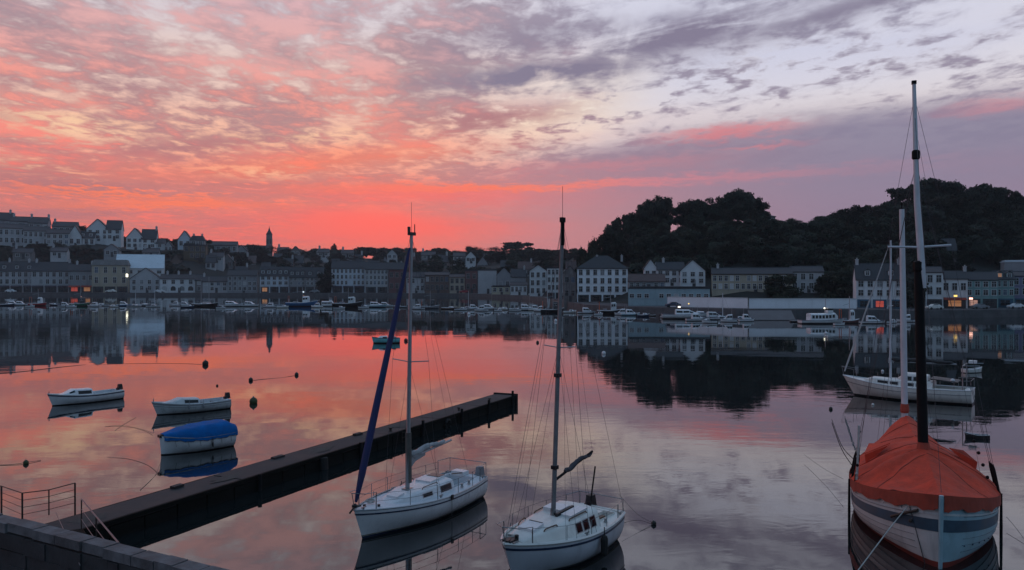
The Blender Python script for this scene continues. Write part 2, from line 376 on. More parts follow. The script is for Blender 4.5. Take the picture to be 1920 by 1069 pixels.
QUAY = [(-500, 554), (0, 554), (600, 555), (880, 556), (1000, 562), (1050, 572), (1080, 582), (1178, 589), (1250, 592), (1400, 598), (1608, 598), (1750, 597), (1920, 594), (2400, 592)]
def Dq(px): return CAM_H * FPX / (interp(QUAY, px) - HY)             # depth of the far quay wall
COLS = [(-500, [(0, 2), (60, 22), (170, 52), (600, 56), (1200, 58)]),
        (0,   [(0, 2), (40, 14), (98, 40), (170, 56), (500, 58), (1200, 58)]),
        (150, [(0, 2), (40, 13), (98, 39), (150, 50), (500, 52), (1200, 50)]),
        (250, [(0, 2), (50, 14), (110, 37.5), (200, 42), (500, 44), (1200, 46)]),
        (350, [(0, 2), (70, 26), (130, 38), (400, 44), (1200, 46)]),
        (450, [(0, 2), (90, 17), (170, 34), (410, 44), (1200, 46)]),
        (600, [(0, 2), (110, 17), (300, 36), (600, 40), (1200, 42)]),
        (750, [(0, 2), (110, 15), (280, 34), (600, 38), (1200, 40)]),
        (900, [(0, 2), (70, 22), (220, 32), (600, 36), (1200, 36)]),
        (1050, [(0, 2), (80, 10), (200, 24), (400, 30), (1200, 32)]),
        (1120, [(0, 2), (48, 3), (88, 19), (140, 25), (335, 27), (1200, 28)]),
        (1200, [(0, 2), (40, 9), (90, 28), (145, 32), (345, 30), (1200, 28)]),
        (1385, [(0, 2.6), (42, 13), (107, 35), (180, 38), (360, 34), (1200, 28)]),
        (1500, [(0, 2.8), (40, 11), (112, 33), (155, 35), (370, 33), (1200, 28)]),
        (1620, [(0, 2.8), (35, 11), (105, 33), (165, 38), (365, 36), (1200, 30)]),
        (1750, [(0, 2.2), (30, 13), (90, 38), (160, 44), (360, 42), (1200, 34)]),
        (1920, [(0, 2.2), (30, 12), (90, 35), (160, 40), (360, 40), (1200, 34)]),
        (2400, [(0, 2.2), (30, 10), (90, 32), (160, 38), (360, 38), (1200, 34)])]
def ground(px, D):
    e = D - Dq(px) - 30
    if e <= 0: return 2.0
    for (a, ta), (b, tb) in zip(COLS, COLS[1:]):
        if px <= b or b == 2400:
            t = min(1, max(0, (px - a) / (b - a))); return lerp(interp(ta, e), interp(tb, e), t)
rows = []
for px in range(-500, 2401, 20):
    r = []; q = Dq(px) + 27
    for k in range(46):
        D = q + 1250 * (k / 45) ** 1.9; x = (px - CX) / FPX * D
        z = ground(px, D) + (mnoise.noise((x * 0.03, D * 0.03, 0)) * 1.2 if k > 3 else 0) - (1.5 if k == 0 else 0)
        r.append((x, D, z))
    rows.append(r)
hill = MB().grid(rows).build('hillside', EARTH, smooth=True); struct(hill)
# grass meadow on the saddle between the two woods
mrow = []
for px in range(1425, 1571, 12):
    mrow.append([((px - CX) / FPX * D, D, ground(px, D) + 1.0) for D in [Dq(px) + 30 + e for e in (100, 112, 125, 140, 160, 185)]])
struct(MB().grid(mrow).build('meadow', GRASS, smooth=True))
# far quay: a stone face rising out of the water with a paved top
QZ = [(-500, 1.9), (880, 1.9), (1080, 2.0), (1400, 2.4), (1608, 2.4), (1700, 2.0), (2400, 2.0)]
top = []; face = []
pxs = list(range(-500, 2401, 40))
for px in pxs:
    q = Dq(px); z = interp(QZ, px); k = (px - CX) / FPX
    face.append([(k * q, q, -2.0), (k * (q + 0.25), q + 0.25, z)])
    top.append([(k * (q + 0.25), q + 0.25, z), (k * (q + 34), q + 34, z + 0.02)])
struct(MB().grid(face).build('quay_wall', QUAYM)); struct(MB().grid(top).build('quay_pavement', PAVE))
# slipway running down to the water in front of the white parapet
a, b = wat(1408, 601), wat(1492, 601)
struct(MB().slab([(a.x, a.y, 0.15), (b.x, b.y, 0.15), (b.x + 1, b.y + 6, 2.2), (a.x + 1, a.y + 6, 2.2)], 0.3).build('slipway', mat('pale_concrete', (0.12, 0.115, 0.12), 0.8, 0.2, 0.5)))

# ------------------------------------------------------------------ buildings
_win = {}; wrnd = random.Random(77)
SHUT = [mat('grey_shutter', (.20, .21, .22), .7, .1), mat('blue_shutter', (.06, .10, .16), .7, .1), mat('white_shutter', (.42, .43, .44), .7, .1)]
def window_mesh(w, h, glass, trim, arch=False):
    key = (round(w, 2), round(h, 2), glass.name, trim.name, arch)
    if key in _win: return _win[key]
    m = MB(); t = 0.13
    if arch:
        n = 6; pr = [(-w / 2, 0), (w / 2, 0)] + [(w / 2 * math.cos(math.pi * i / n), h - w / 2 + w / 2 * math.sin(math.pi * i / n)) for i in range(n + 1)]
        m.cur = 1; m.poly([(x, -0.02, z) for x, z in pr]); m.cur = 0
        for (x0, z0), (x1, z1) in zip(pr[1:], pr[2:] + pr[:1]):
            m.slab([(x0, -0.08, z0), (x1, -0.08, z1), (x1, 0.0, z1), (x0, 0.0, z0)], 0.12)
    else:
        m.cur = 1; m.poly([(-w / 2, -0.02, 0), (w / 2, -0.02, 0), (w / 2, -0.02, h), (-w / 2, -0.02, h)]); m.cur = 0
        m.box((-w / 2 - t / 2, -0.04, h / 2), (t, 0.09, h)); m.box((w / 2 + t / 2, -0.04, h / 2), (t, 0.09, h))
        m.box((0, -0.04, h + t / 2), (w + 2 * t, 0.09, t)); m.box((0, -0.07, -t / 2), (w + 3 * t, 0.18, t))
        m.box((0, -0.035, h / 2), (0.07, 0.05, h)); m.box((0, -0.035, h * 0.62), (w, 0.045, 0.06))
    me = m.mesh('window', [trim, glass]); fixn(me); _win[key] = me; return me

def building(name, label, px0, px1, eave, D, roof='side', rh=12, wall=W_WHITE, rmat=SLATE, rows=2, cols=4, base=None, bz=None, depth=9.0,
             shop=None, chim=(), dorm=0, lit={}, ww=1.2, wh=1.9, trim=TRIM, cat='house', group=None, yaw=0.75, first=None, arch=False, skipg=False, glass=GLASSD):
    pc = (px0 + px1) / 2; az_ = math.atan((pc - CX) / FPX)
    w = (px1 - px0) / FPX * D / math.cos(az_ * (1 - yaw)) * (1 - abs(math.sin(az_)) * (1 - yaw) * 0.25)
    zb = bz if bz is not None else (at(0, base, D).z if base is not None else interp(QZ, pc))
    k_ = max(1.0, D / 335.0)                        # the far shore is built to its true, larger size
    w /= k_; h = (at(0, eave, D).z - zb) / k_; rhm = rh / FPX * D / k_
    root = empty(name, ((pc - CX) / FPX * D, D, zb), -az_ * yaw, label, cat, group); root.scale = (k_, k_, k_)
    hw = w / 2; o = 0.35
    wl = MB(); dn = -4.0
    if roof == 'side':
        wl.poly([(-hw, 0, dn), (hw, 0, dn), (hw, 0, h), (-hw, 0, h)]); wl.poly([(-hw, depth, dn), (hw, depth, dn), (hw, depth, h), (-hw, depth, h)])
        for s in (-1, 1): wl.poly([(s * hw, 0, dn), (s * hw, depth, dn), (s * hw, depth, h), (s * hw, depth / 2, h + rhm), (s * hw, 0, h)])
    elif roof == 'front':
        for y in (0, depth): wl.poly([(-hw, y, dn), (hw, y, dn), (hw, y, h), (0, y, h + rhm), (-hw, y, h)])
        for s in (-1, 1): wl.poly([(s * hw, 0, dn), (s * hw, depth, dn), (s * hw, depth, h), (s * hw, 0, h)])
    else:
        wl.box((0, depth / 2, (h + dn) / 2), (w, depth, h - dn))
    wl.build('wall', wall, root)
    rf = MB()
    if roof == 'side':
        k = o * rhm / (depth / 2)
        rf.slab([(-hw - 0.2, -o, h - k + .02), (hw + 0.2, -o, h - k + .02), (hw + 0.2, depth / 2, h + rhm + .02), (-hw - 0.2, depth / 2, h + rhm + .02)], -0.2)
        rf.slab([(hw + 0.2, depth + o, h - k + .02), (-hw - 0.2, depth + o, h - k + .02), (-hw - 0.2, depth / 2, h + rhm + .02), (hw + 0.2, depth / 2, h + rhm + .02)], -0.2)
        rf.tube([(-hw - .2, depth / 2, h + rhm + .2), (hw + .2, depth / 2, h + rhm + .2)], 0.16, 5)
    elif roof == 'front':
        k = o * rhm / hw
        for s in (-1, 1):
            q = [(s * (hw + o), -0.25, h - k + .02), (s * (hw + o), depth + .25, h - k + .02), (0, depth + .25, h + rhm + .02), (0, -0.25, h + rhm + .02)]
            rf.slab(q if s < 0 else q[::-1], 0.2 if s < 0 else 0.2)
    elif roof == 'hip':
        r = min(hw * 0.9, depth / 2); c = [(-hw - o, -o, h), (hw + o, -o, h), (hw + o, depth + o, h), (-hw - o, depth + o, h)]
        rl = [(-hw + r, depth / 2, h + rhm), (hw - r, depth / 2, h + rhm)]
        rf._add(c + rl, [(0, 1, 5, 4), (1, 2, 5), (2, 3, 4, 5), (3, 0, 4), (3, 2, 1, 0)])
        rf.box((0, depth / 2, h - 0.12), (w + 2 * o + .1, depth + 2 * o + .1, 0.22))
    elif roof == 'mansard':
        i = 1.1
        rf.grid([[(-hw - .2, -.2, h), (hw + .2, -.2, h), (hw + .2, depth + .2, h), (-hw - .2, depth + .2, h)],
                 [(-hw + i * .6, i, h + rhm), (hw - i * .6, i, h + rhm), (hw - i * .6, depth - i, h + rhm), (-hw + i * .6, depth - i, h + rhm)]], True)
        rf.poly([(-hw + i * .6, i, h + rhm), (hw - i * .6, i, h + rhm), (hw - i * .6, depth - i, h + rhm), (-hw + i * .6, depth - i, h + rhm)])
        rf.box((0, depth / 2, h - .1), (w + .6, depth + .6, .2))
    else:
        rf.box((0, depth / 2, h + 0.1), (w + .3, depth + .3, 0.35)); rf.box((0, depth / 2, h + 0.45), (w - .6, depth - .6, 0.3))
    rfo = rf.build('roof', rmat, root)
    def zroof(x, y):
        if roof == 'side': return h + rhm * (1 - abs(y - depth / 2) / (depth / 2))
        if roof == 'front': return h + rhm * (1 - abs(x) / hw)
        return h + (rhm * 0.7 if roof in ('hip', 'mansard') else 0.2)
    for c in chim:
        x = -hw + c * w; y = depth / 2 if roof != 'front' else depth * 0.5; zt = zroof(x, y)
        m = MB(); m.box((x, y, zt + 0.25), (0.75, 1.1, 2.1)); m.box((x, y, zt + 1.36), (0.95, 1.3, 0.14))
        for dy in (-.28, .28): m.lathe((x, y + dy, zt + 1.4), [(0.14, 0), (0.11, 0.42), (0.001, 0.42)], 6)
        m.build('chimney', W_PALE, rfo)
    for k in range(dorm):
        x = -hw + (k + 0.5) * w / dorm; y0 = depth * 0.13; z0 = zroof(x, y0)
        d = MB(); d.box((x, y0 + 1.0, z0 + 0.55), (1.3, 2.4, 1.5))
        dob = d.build('dormer', wall, root)
        d = MB(); q = 0.12
        d.slab([(x - .85, y0 - .4, z0 + 1.22), (x, y0 - .4, z0 + 1.85), (x, y0 + 2.4, z0 + 1.85), (x - .85, y0 + 2.4, z0 + 1.22)], q)
        d.slab([(x, y0 - .4, z0 + 1.85), (x + .85, y0 - .4, z0 + 1.22), (x + .85, y0 + 2.4, z0 + 1.22), (x, y0 + 2.4, z0 + 1.85)], q)
        d.build('dormer_roof', rmat, dob)
        link('window', window_mesh(0.8, 1.0, lit.get(('d', k), glass), trim), dob, (x, y0 - 0.21, z0 + 0.1))
    g0 = 3.1 if (shop or skipg) else 0.7
    if first is not None: g0 = first
    if rows and cols:
        st = (h - g0) / rows; sp = w / cols
        ww_ = min(ww, sp * 0.55); wh_ = min(wh, st * 0.62)
        for r in range(rows):
            for c in range(cols):
                gl = lit.get((r, c), glass); rv = wrnd.random()
                if (r, c) not in lit and rv < .05 and rows * cols > 4: continue
                if (r, c) not in lit and rv > .91: gl = SHUT[int(rv * 1000) % 3]
                ar = arch and r == 0
                link('window', window_mesh(ww_ * (1.5 if ar else 1), wh_ * (1.2 if ar else 1), gl, trim, ar), root, (-hw + (c + .5) * sp, -0.004, g0 + r * st + (st - wh_) * (0.15 if ar else 0.5)))
    if shop:
        n = max(1, int(round(w / 4.2))); sp = w / n
        sm = SHOPB if shop == 'blue' else SHOPD
        for k in range(n):
            x = -hw + (k + .5) * sp
            f = MB(); f.box((x, -0.06, 1.3), (sp * 0.86, 0.16, 2.5)); so = f.build('shopfront', sm, root)
            gm = lit.get(('s', k), GLASSD)
            link('shop_window', window_mesh(sp * 0.5, 1.6, gm, sm), so, (x, -0.15, 0.55))
            if shop in ('awn', 'red'):
                f = MB(); f.slab([(x - sp * .44, -0.1, 2.95), (x - sp * .44, -1.7, 2.35), (x + sp * .44, -1.7, 2.35), (x + sp * .44, -0.1, 2.95)], 0.06)
                f.build('awning', AWNR if shop == 'red' else AWND, so)
    elif w > 4:
        f = MB(); f.box((hw * 0.1, -0.03, 1.05), (1.0, 0.1, 2.1)); f.build('door', SHOPD, root)
    return root
B = building
TQ = 'houses along the far quay'
def DQ(a, b, e=14): return Dq((a + b) / 2) + e
# --- left quay, from the left edge of the picture
B('quay_terrace', 'long pale grey terrace with dark awnings at far left of the quay', 0, 62, 508, DQ(0, 62), rh=17, wall=W_PALE, rows=2, cols=6, shop='awn', chim=(.27, .8), dorm=3, group=TQ)
B('quay_terrace', 'pale grey terrace with two rows of windows left of the red-lit house', 62.5, 128, 508, DQ(62, 128), rh=16, wall=W_PALE, rows=2, cols=6, shop='awn', chim=(.1, .95), group=TQ)
B('quay_house', 'narrow grey house with a red-lit shop on the left quay', 130, 173, 508, DQ(130, 173), rh=12, wall=W_GREY, rows=1, cols=4, shop='red', lit={('s', 0): L_RED, ('s', 1): L_WARM}, chim=(.3, .9), first=3.4, group=TQ)
B('quay_house', 'tall beige building with tall windows beside the bright street lamp', 175, 238, 497, DQ(175, 238, 16), roof='mansard', rh=10, wall=W_BEIGE, rows=2, cols=4, wh=2.4, shop='dark', rmat=W_STONE, group=TQ)
B('market_hall', 'big hall with pale blue sheet roof behind the quay', 221, 304, 503, DQ(220, 305, 34), rh=26, wall=W_WHITE, rmat=METALR, rows=1, cols=5, ww=1.6, wh=1.2, depth=20, cat='hall', yaw=0.9, first=7.0)
B('quay_house', 'white gabled house in front of the pale sheet-roofed hall', 246, 300, 523, DQ(246, 300, 12), roof='front', rh=20, wall=W_PALE, rows=2, cols=4, group=TQ)
B('quay_house', 'low white building with arched ground floor and white chimneys', 302, 364, 523, DQ(302, 364), rh=8, wall=W_WHITE, rows=2, cols=4, arch=True, chim=(.18, .5, .84), ww=1.3, group=TQ)
B('quay_house', 'dark stone house right of the arched white building', 366, 380, 526, DQ(366, 380), rh=10, wall=W_STONE, rows=2, cols=1, group=TQ)
B('quay_house', 'low pale cottage row behind the two-masted dark boat', 381, 426, 528, DQ(381, 426), rh=9, wall=W_PALE, rows=2, cols=4, chim=(.02,), group=TQ)
B('quay_house', 'grey building with six window bays left of the blue-white house', 427.5, 481, 517, DQ(427, 481), rh=10, wall=W_GREY, rows=3, cols=6, group=TQ)
B('quay_house', 'pale blue house with a row of dormers on the left quay', 488, 541, 517, DQ(488, 541), rh=16, wall=W_BLUE, rows=2, cols=5, shop='dark', dorm=5, lit={('s', 0): L_WARM}, group=TQ)
B('quay_house', 'grey house with three dormers right of the pale blue dormered one', 543, 572, 520, DQ(543, 572), rh=18, wall=W_GREY, rows=2, cols=4, dorm=3, shop='dark', group=TQ)
B('quay_house', 'grey house with two dormers beside the dark quay tree', 573, 606, 520, DQ(573, 606), rh=18, wall=W_GREY, rows=2, cols=4, trim=TRIM, dorm=2, shop='dark', group=TQ)
B('quay_house', 'long blue-white building, three rows of windows, left of the blue jib', 622, 684, 503, DQ(622, 684, 18), rh=13, wall=W_BLUE, rows=3, cols=8, shop='awn', ww=0.8, group=TQ)
B('quay_house', 'pale stone building with white window bands beside the long blue-white one', 685, 728, 505, DQ(685, 728, 18), rh=12, wall=W_PALE, rows=3, cols=6, shop='dark', ww=0.9, wh=2.2, group=TQ)
B('quay_house', 'dark red-brown house directly behind the blue furled jib', 729, 760, 505, DQ(729, 760, 20), rh=12, wall=W_BRICK, rows=2, cols=3, trim=TRIMD, group=TQ)
B('quay_house', 'pale house with tall windows just right of the left mast', 762, 796, 520, DQ(762, 796), rh=9, wall=W_PALE, rows=2, cols=4, wh=2.2, group=TQ)
B('quay_house', 'wide dark brown building right of the left mast', 797, 842, 516, DQ(797, 842), rh=5, wall=W_BROWN, rows=2, cols=5, trim=TRIMD, group=TQ)
B('quay_house', 'light brown house between the brown building and the dull red one', 843, 871, 520, DQ(843, 871), rh=5, wall=W_BEIGE, rows=2, cols=3, trim=TRIMD, group=TQ)
B('quay_house', 'dull red house beside the blank pale block', 872, 895, 508, DQ(872, 895, 20), roof='flat', rh=3, wall=W_BRICK, rows=2, cols=2, trim=TRIMD, group=TQ)
B('quay_house', 'blank pale rendered block near the middle of the quay', 896, 931, 507, DQ(896, 931, 24), roof='flat', rh=3, wall=W_PALE, rows=0, cols=0, group=TQ)
B('quay_house', 'slate-roofed house with steep gable behind the low cream one', 932, 958, 515, DQ(932, 958, 26), roof='front', rh=13, wall=W_GREY, rows=1, cols=2, group=TQ)
B('quay_house', 'slate-roofed house with long roof left of the white gabled house', 958, 986, 519, DQ(958, 986, 26), rh=14, wall=W_GREY, rows=1, cols=3, chim=(.9,), group=TQ)
B('quay_house', 'low cream house with flat roof near the middle of the quay', 922, 956, 538, DQ(922, 956), roof='flat', rh=2, wall=W_YELL, rows=1, cols=3, group=TQ)
B('quay_house', 'small white house beside the low cream one', 957, 988, 535, DQ(957, 988), rh=5, wall=W_WHITE, rows=1, cols=4, group=TQ)
B('quay_house', 'tall white gabled house left of the right mast', 993, 1025, 508, DQ(993, 1025), roof='front', rh=11, wall=W_WHITE, rows=3, cols=3, wh=2.0, group=TQ)
B('quay_house', 'white three-storey building partly behind the right mast', 1026, 1056, 503, DQ(1026, 1056), roof='flat', rh=4, wall=W_WHITE, rows=3, cols=4, shop='dark', group=TQ)
B('quay_house', 'dark stone gabled house between right mast and big hip-roofed hotel', 1057, 1080, 512, DQ(1057, 1080), roof='front', rh=13, wall=W_STONE, rows=2, cols=2, trim=TRIMD, group=TQ)
B('quay_hotel', 'big white hotel with grey hip roof and dark ground floor', 1082, 1177, 503, 288, roof='hip', rh=25, wall=W_BRIGHT, rows=3, cols=7, shop='dark', chim=(.4, .9), depth=14, cat='hotel', wh=1.9)
# --- under the wooded hill
B('hill_foot_house', 'small white gabled house under the wood with a tall chimney', 1208, 1232, 503, 262, roof='front', rh=16, wall=W_WHITE, rows=1, cols=2, base=528, chim=(.95,))
B('hill_foot_house', 'white house with green-grey roof beside the small gabled one', 1232, 1283, 506, 258, rh=14, wall=W_WHITE, rows=2, cols=4, base=536, chim=(.25,))
B('hill_foot_house', 'pale gable-fronted house between white house and long school building', 1276, 1322, 508, 252, roof='front', rh=20, wall=W_WHITE, rows=2, cols=3, base=537)
B('quay_shed', 'low shed with dull red-brown roof right of the hip-roofed hotel', 1179, 1247, 528, 246, rh=13, wall=W_GREY, rmat=SLATEB, rows=1, cols=6, base=546, cat='shed')
B('quay_shed', 'long low blue-grey shed on the quay under the wood', 1178, 1330, 541, 236, roof='flat', rh=2, wall=mat('blue_grey_render', (0.30, 0.40, 0.44), 0.9, 0.1, 0.25, stain=0.3), rows=1, cols=11, bz=2.2, cat='shed', ww=1.6, wh=1.1)
B('school_building', 'long two-storey pale building with many windows under the wood', 1336, 1483, 514, 244, rh=11, wall=W_BEIGE, rows=2, cols=14, base=549, ww=1.2, chim=(.08,), cat='building', lit={(1, 3): TRIM, (1, 7): TRIM, (0, 1): TRIM, (0, 3): TRIM})
B('school_building', 'pale end block right of the dark tree under the wood', 1484, 1543, 510, 242, rh=10, wall=W_PALE, rows=2, cols=4, base=549, cat='building')
# --- right quay
B('quay_house', 'white house with slate roof and red-lit shop left of white mast', 1608, 1691, 524, DQ(1608, 1690, 12), rh=29, wall=W_WHITE, rows=2, cols=5, shop='blue', dorm=2, chim=(.05, .95), lit={('s', 1): L_RED}, depth=10, group=TQ, bz=2.0)
B('quay_house', 'narrow white house just right of the black mast', 1737, 1767, 511, DQ(1737, 1767), rh=10, wall=W_WHITE, rows=2, cols=2, ww=1.3, wh=1.9, shop='dark', group=TQ)
B('quay_house', 'white house above a warmly lit restaurant front', 1768, 1812, 523, DQ(1768, 1812), rh=14, wall=W_WHITE, rows=1, cols=3, shop='red', lit={('s', 0): L_WARM, ('s', 1): L_WARM, ('s', 2): GLASSD}, chim=(.98,), group=TQ, first=3.8)
B('quay_house', 'sea-green house with a pink-lit ground floor on the right quay', 1813, 1868, 525, DQ(1813, 1868), rh=14, wall=W_GREEN, rows=2, cols=4, shop='dark', lit={('s', 0): L_PINK}, group=TQ)
B('quay_house', 'sea-green house with lit dormer near the right edge', 1869, 1900, 524, DQ(1869, 1900), rh=15, wall=W_GREEN, rows=2, cols=3, dorm=2, lit={('d', 0): L_WARM}, shop='blue', group=TQ)
B('quay_house', 'lilac house at the right edge of the picture', 1901, 1960, 518, DQ(1901, 1960), rh=8, wall=W_LILAC, rows=2, cols=4, shop='blue', group=TQ)
B('flat_roofed_block', 'block with pale flat roof behind the lilac house', 1888, 1960, 491, DQ(1888, 1960, 40), roof='flat', rh=3, wall=W_GREY, rmat=METALR, rows=1, cols=5, cat='building')
B('hill_foot_house', 'green-grey slate house on the slope behind the black mast', 1722, 1790, 470, 268, rh=22, wall=W_STONE, rows=1, cols=3, base=500)
# --- houses on the left hilltop
HT = 'houses on the left hilltop'
B('hill_terrace', 'long white terrace on the left hilltop', 0, 46, 428, 690, roof='side', rh=8, wall=W_PALE, rows=2, cols=5, base=461, group=HT)
B('hill_terrace', 'stepped white terrace on the left hilltop beside the long one', 46.5, 88, 433, 690, roof='side', rh=8, wall=W_PALE, rows=2, cols=5, base=462, group=HT)
B('hill_terrace', 'lowest white terrace house on the hilltop left of the steep gable', 88.5, 128, 438, 690, roof='side', rh=8, wall=W_PALE, rows=2, cols=4, base=462, group=HT)
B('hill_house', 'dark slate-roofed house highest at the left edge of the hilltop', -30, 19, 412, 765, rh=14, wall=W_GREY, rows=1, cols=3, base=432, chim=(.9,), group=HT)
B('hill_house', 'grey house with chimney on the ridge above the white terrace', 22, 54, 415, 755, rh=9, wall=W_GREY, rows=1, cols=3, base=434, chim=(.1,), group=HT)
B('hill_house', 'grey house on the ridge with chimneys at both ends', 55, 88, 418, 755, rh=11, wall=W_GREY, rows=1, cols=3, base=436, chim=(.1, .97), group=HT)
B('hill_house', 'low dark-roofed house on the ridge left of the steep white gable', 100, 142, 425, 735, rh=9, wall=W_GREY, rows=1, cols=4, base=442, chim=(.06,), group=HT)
B('hill_house', 'steep white gabled house on the hilltop', 129, 152, 443, 700, roof='front', rh=20, wall=W_WHITE, rows=1, cols=2, base=465, group=HT)
B('hill_house', 'dark slate house with white dormers right of the steep gable', 148, 176, 446, 705, rh=12, wall=W_WHITE, rows=1, cols=3, base=463, dorm=2, group=HT)
B('hill_house', 'large white house with broad gable highest on the left hill', 164, 202, 430, 716, roof='front', rh=19, wall=W_WHITE, rows=2, cols=3, base=452, depth=12, group=HT)
B('hill_house', 'white wing with dark roof joined to the broad-gabled house', 200, 226, 430, 719, rh=17, wall=W_WHITE, rows=2, cols=2, base=452, depth=10, group=HT)
B('hill_house', 'white gabled house with dark roof right of the broad-gabled pair', 238, 268, 446, 702, roof='front', rh=18, wall=W_WHITE, rows=2, cols=3, base=468, depth=11, group=HT)
B('hill_house', 'white wing stepping down to the right on the left hilltop', 266, 292, 448, 705, rh=18, wall=W_WHITE, rows=2, cols=2, base=468, chim=(.95,), group=HT)
B('hill_house', 'small pale lean-to house at the right end of the white wing', 291, 308, 456, 708, rh=8, wall=W_PALE, rows=1, cols=1, base=468, group=HT)
B('hill_house', 'pale blue gabled house among trees above the ochre block', 334, 358, 450, 722, roof='front', rh=17, wall=W_BLUE, rows=1, cols=2, base=466, group=HT)
B('hill_house', 'dark mansard house beside the pale blue gabled one', 357, 382, 450, 722, roof='mansard', rh=8, wall=W_GREY, rows=1, cols=2, base=466, chim=(.2, .8), group=HT)
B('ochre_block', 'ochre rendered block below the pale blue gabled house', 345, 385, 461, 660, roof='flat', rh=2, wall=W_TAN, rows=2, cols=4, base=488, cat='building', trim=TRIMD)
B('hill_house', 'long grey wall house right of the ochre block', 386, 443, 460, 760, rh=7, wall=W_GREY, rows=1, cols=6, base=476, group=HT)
B('ridge_house', 'white house with dark roof on the central ridge', 850, 872, 481, 620, rh=7, wall=W_WHITE, rows=1, cols=3, base=492, cat='house', group='houses on the central ridge')
B('ridge_house', 'pale gabled house on the central ridge beside the white one', 873, 892, 482, 615, roof='front', rh=10, wall=W_WHITE, rows=1, cols=2, base=494, group='houses on the central ridge')
B('ridge_house', 'small slate house on the ridge left of the flat-topped pine', 905, 925, 478, 680, rh=7, wall=W_GREY, rows=1, cols=2, base=488, group='houses on the central ridge')
B('ridge_house', 'stone house on the wooded hill beside the tallest pine crown', 1430, 1453, 406, 365, roof='hip', rh=5, wall=W_STONE, rows=1, cols=2, base=425)
for lab, a, b, ev, D, rf, rh, wl, ba in [('small white house on the hill right of the pale lean-to', 309, 322, 462, 715, 'front', 9, W_PALE, 474), ('low slate cottage below the white wing on the left hill', 268, 296, 474, 640, 'side', 8, W_GREY, 484),
        ('grey gabled cottage below the broad-gabled white house', 196, 222, 468, 640, 'front', 10, W_GREY, 482), ('pale cottage half down the slope below the white terrace', 96, 124, 472, 630, 'side', 8, W_PALE, 484), ('slate cottage half down the slope at the far left', 26, 58, 474, 630, 'side', 8, W_STONE, 486),
        ('grey cottage below the pale blue gabled house', 392, 418, 482, 650, 'side', 8, W_PALE, 493), ('gabled house between the long grey wall house and the church', 442, 462, 470, 800, 'front', 10, W_GREY, 482), ('slate house just left of the church nave', 460, 480, 472, 820, 'side', 7, W_STONE, 482),
        ('small house right of the church tower on the skyline', 520, 540, 471, 860, 'side', 7, W_GREY, 480), ('grey gabled house on the skyline right of the church', 546, 562, 471, 840, 'front', 9, W_STONE, 482), ('pale house on the ridge left of the thin pointed tree', 596, 616, 474, 800, 'side', 7, W_PALE, 483),
        ('slate house on the ridge right of the thin pointed tree', 640, 662, 476, 760, 'side', 7, W_GREY, 486), ('gabled house on the ridge left of the left mast', 726, 744, 477, 740, 'front', 9, W_PALE, 488), ('slate house on the ridge right of the left mast', 790, 816, 479, 720, 'side', 7, W_GREY, 488)]:
    B('hill_house', lab, a, b, ev, D, roof=rf, rh=rh, wall=wl, rows=1, cols=2, base=ba, chim=(.1,) if rf == 'side' else (), group='houses on the far hillside')
# --- church on the skyline
def church():
    D = 1000; c = at(505, 462, D)
    root = empty('church', (c.x, D, ground(505, D) - 4), 0.25, 'dark church with pointed steeple on the skyline', 'church')
    zb = root.location.z; zt = c.z - zb
    w = 12 / FPX * D
    m = MB().box((0, 0, zt / 2), (w, w, zt)); m.build('tower', W_STONE, root)
    m = MB().box((0, 0, zt + 0.3), (w + 0.8, w + 0.8, 0.6)); m.box((0, 0, zt + 7.5), (w * .92, w * .92, 14), top=0.93); m.build('belfry', W_STONE, root)
    for s in (-1, 1):
        for ax in (0, 1):
            o = link('belfry_opening', window_mesh(1.6, 6.0, GLASSD, TRIMD, True), root, ((s * 1.7, -w * .46 - .05, zt + 3) if ax == 0 else (s * w * .47, 1.0, zt + 3)), 0 if ax == 0 else s * R(90))
    m = MB().lathe((0, 0, zt + 14.5), [(w * .52, 0), (w * .50, 0.4), (w * .18, 5), (0.12, 9.5)], 8); m.build('spire', SLATE, root)
    m = MB().tube([(0, 0, zt + 23.5), (0, 0, zt + 25.5)], 0.12, 4).box((0, 0, zt + 24.8), (0.9, 0.15, 0.15)); m.build('cross', WIRE, root)
    n = MB(); L = 34.0; hw = 7; hh = max(3, zt - 6)
    n.box((-L / 2 - w / 2, 4, hh / 2), (L, 14, hh)); n.build('nave_wall', W_STONE, root)
    r = MB(); x0, x1 = -L - w / 2, -w / 2
    r.slab([(x0, -3.6, hh), (x1, -3.6, hh), (x1, 4, hh + 7), (x0, 4, hh + 7)], -0.3); r.slab([(x1, 11.6, hh), (x0, 11.6, hh), (x0, 4, hh + 7), (x1, 4, hh + 7)], -0.3)
    r.build('nave_roof', SLATE, root)
church()
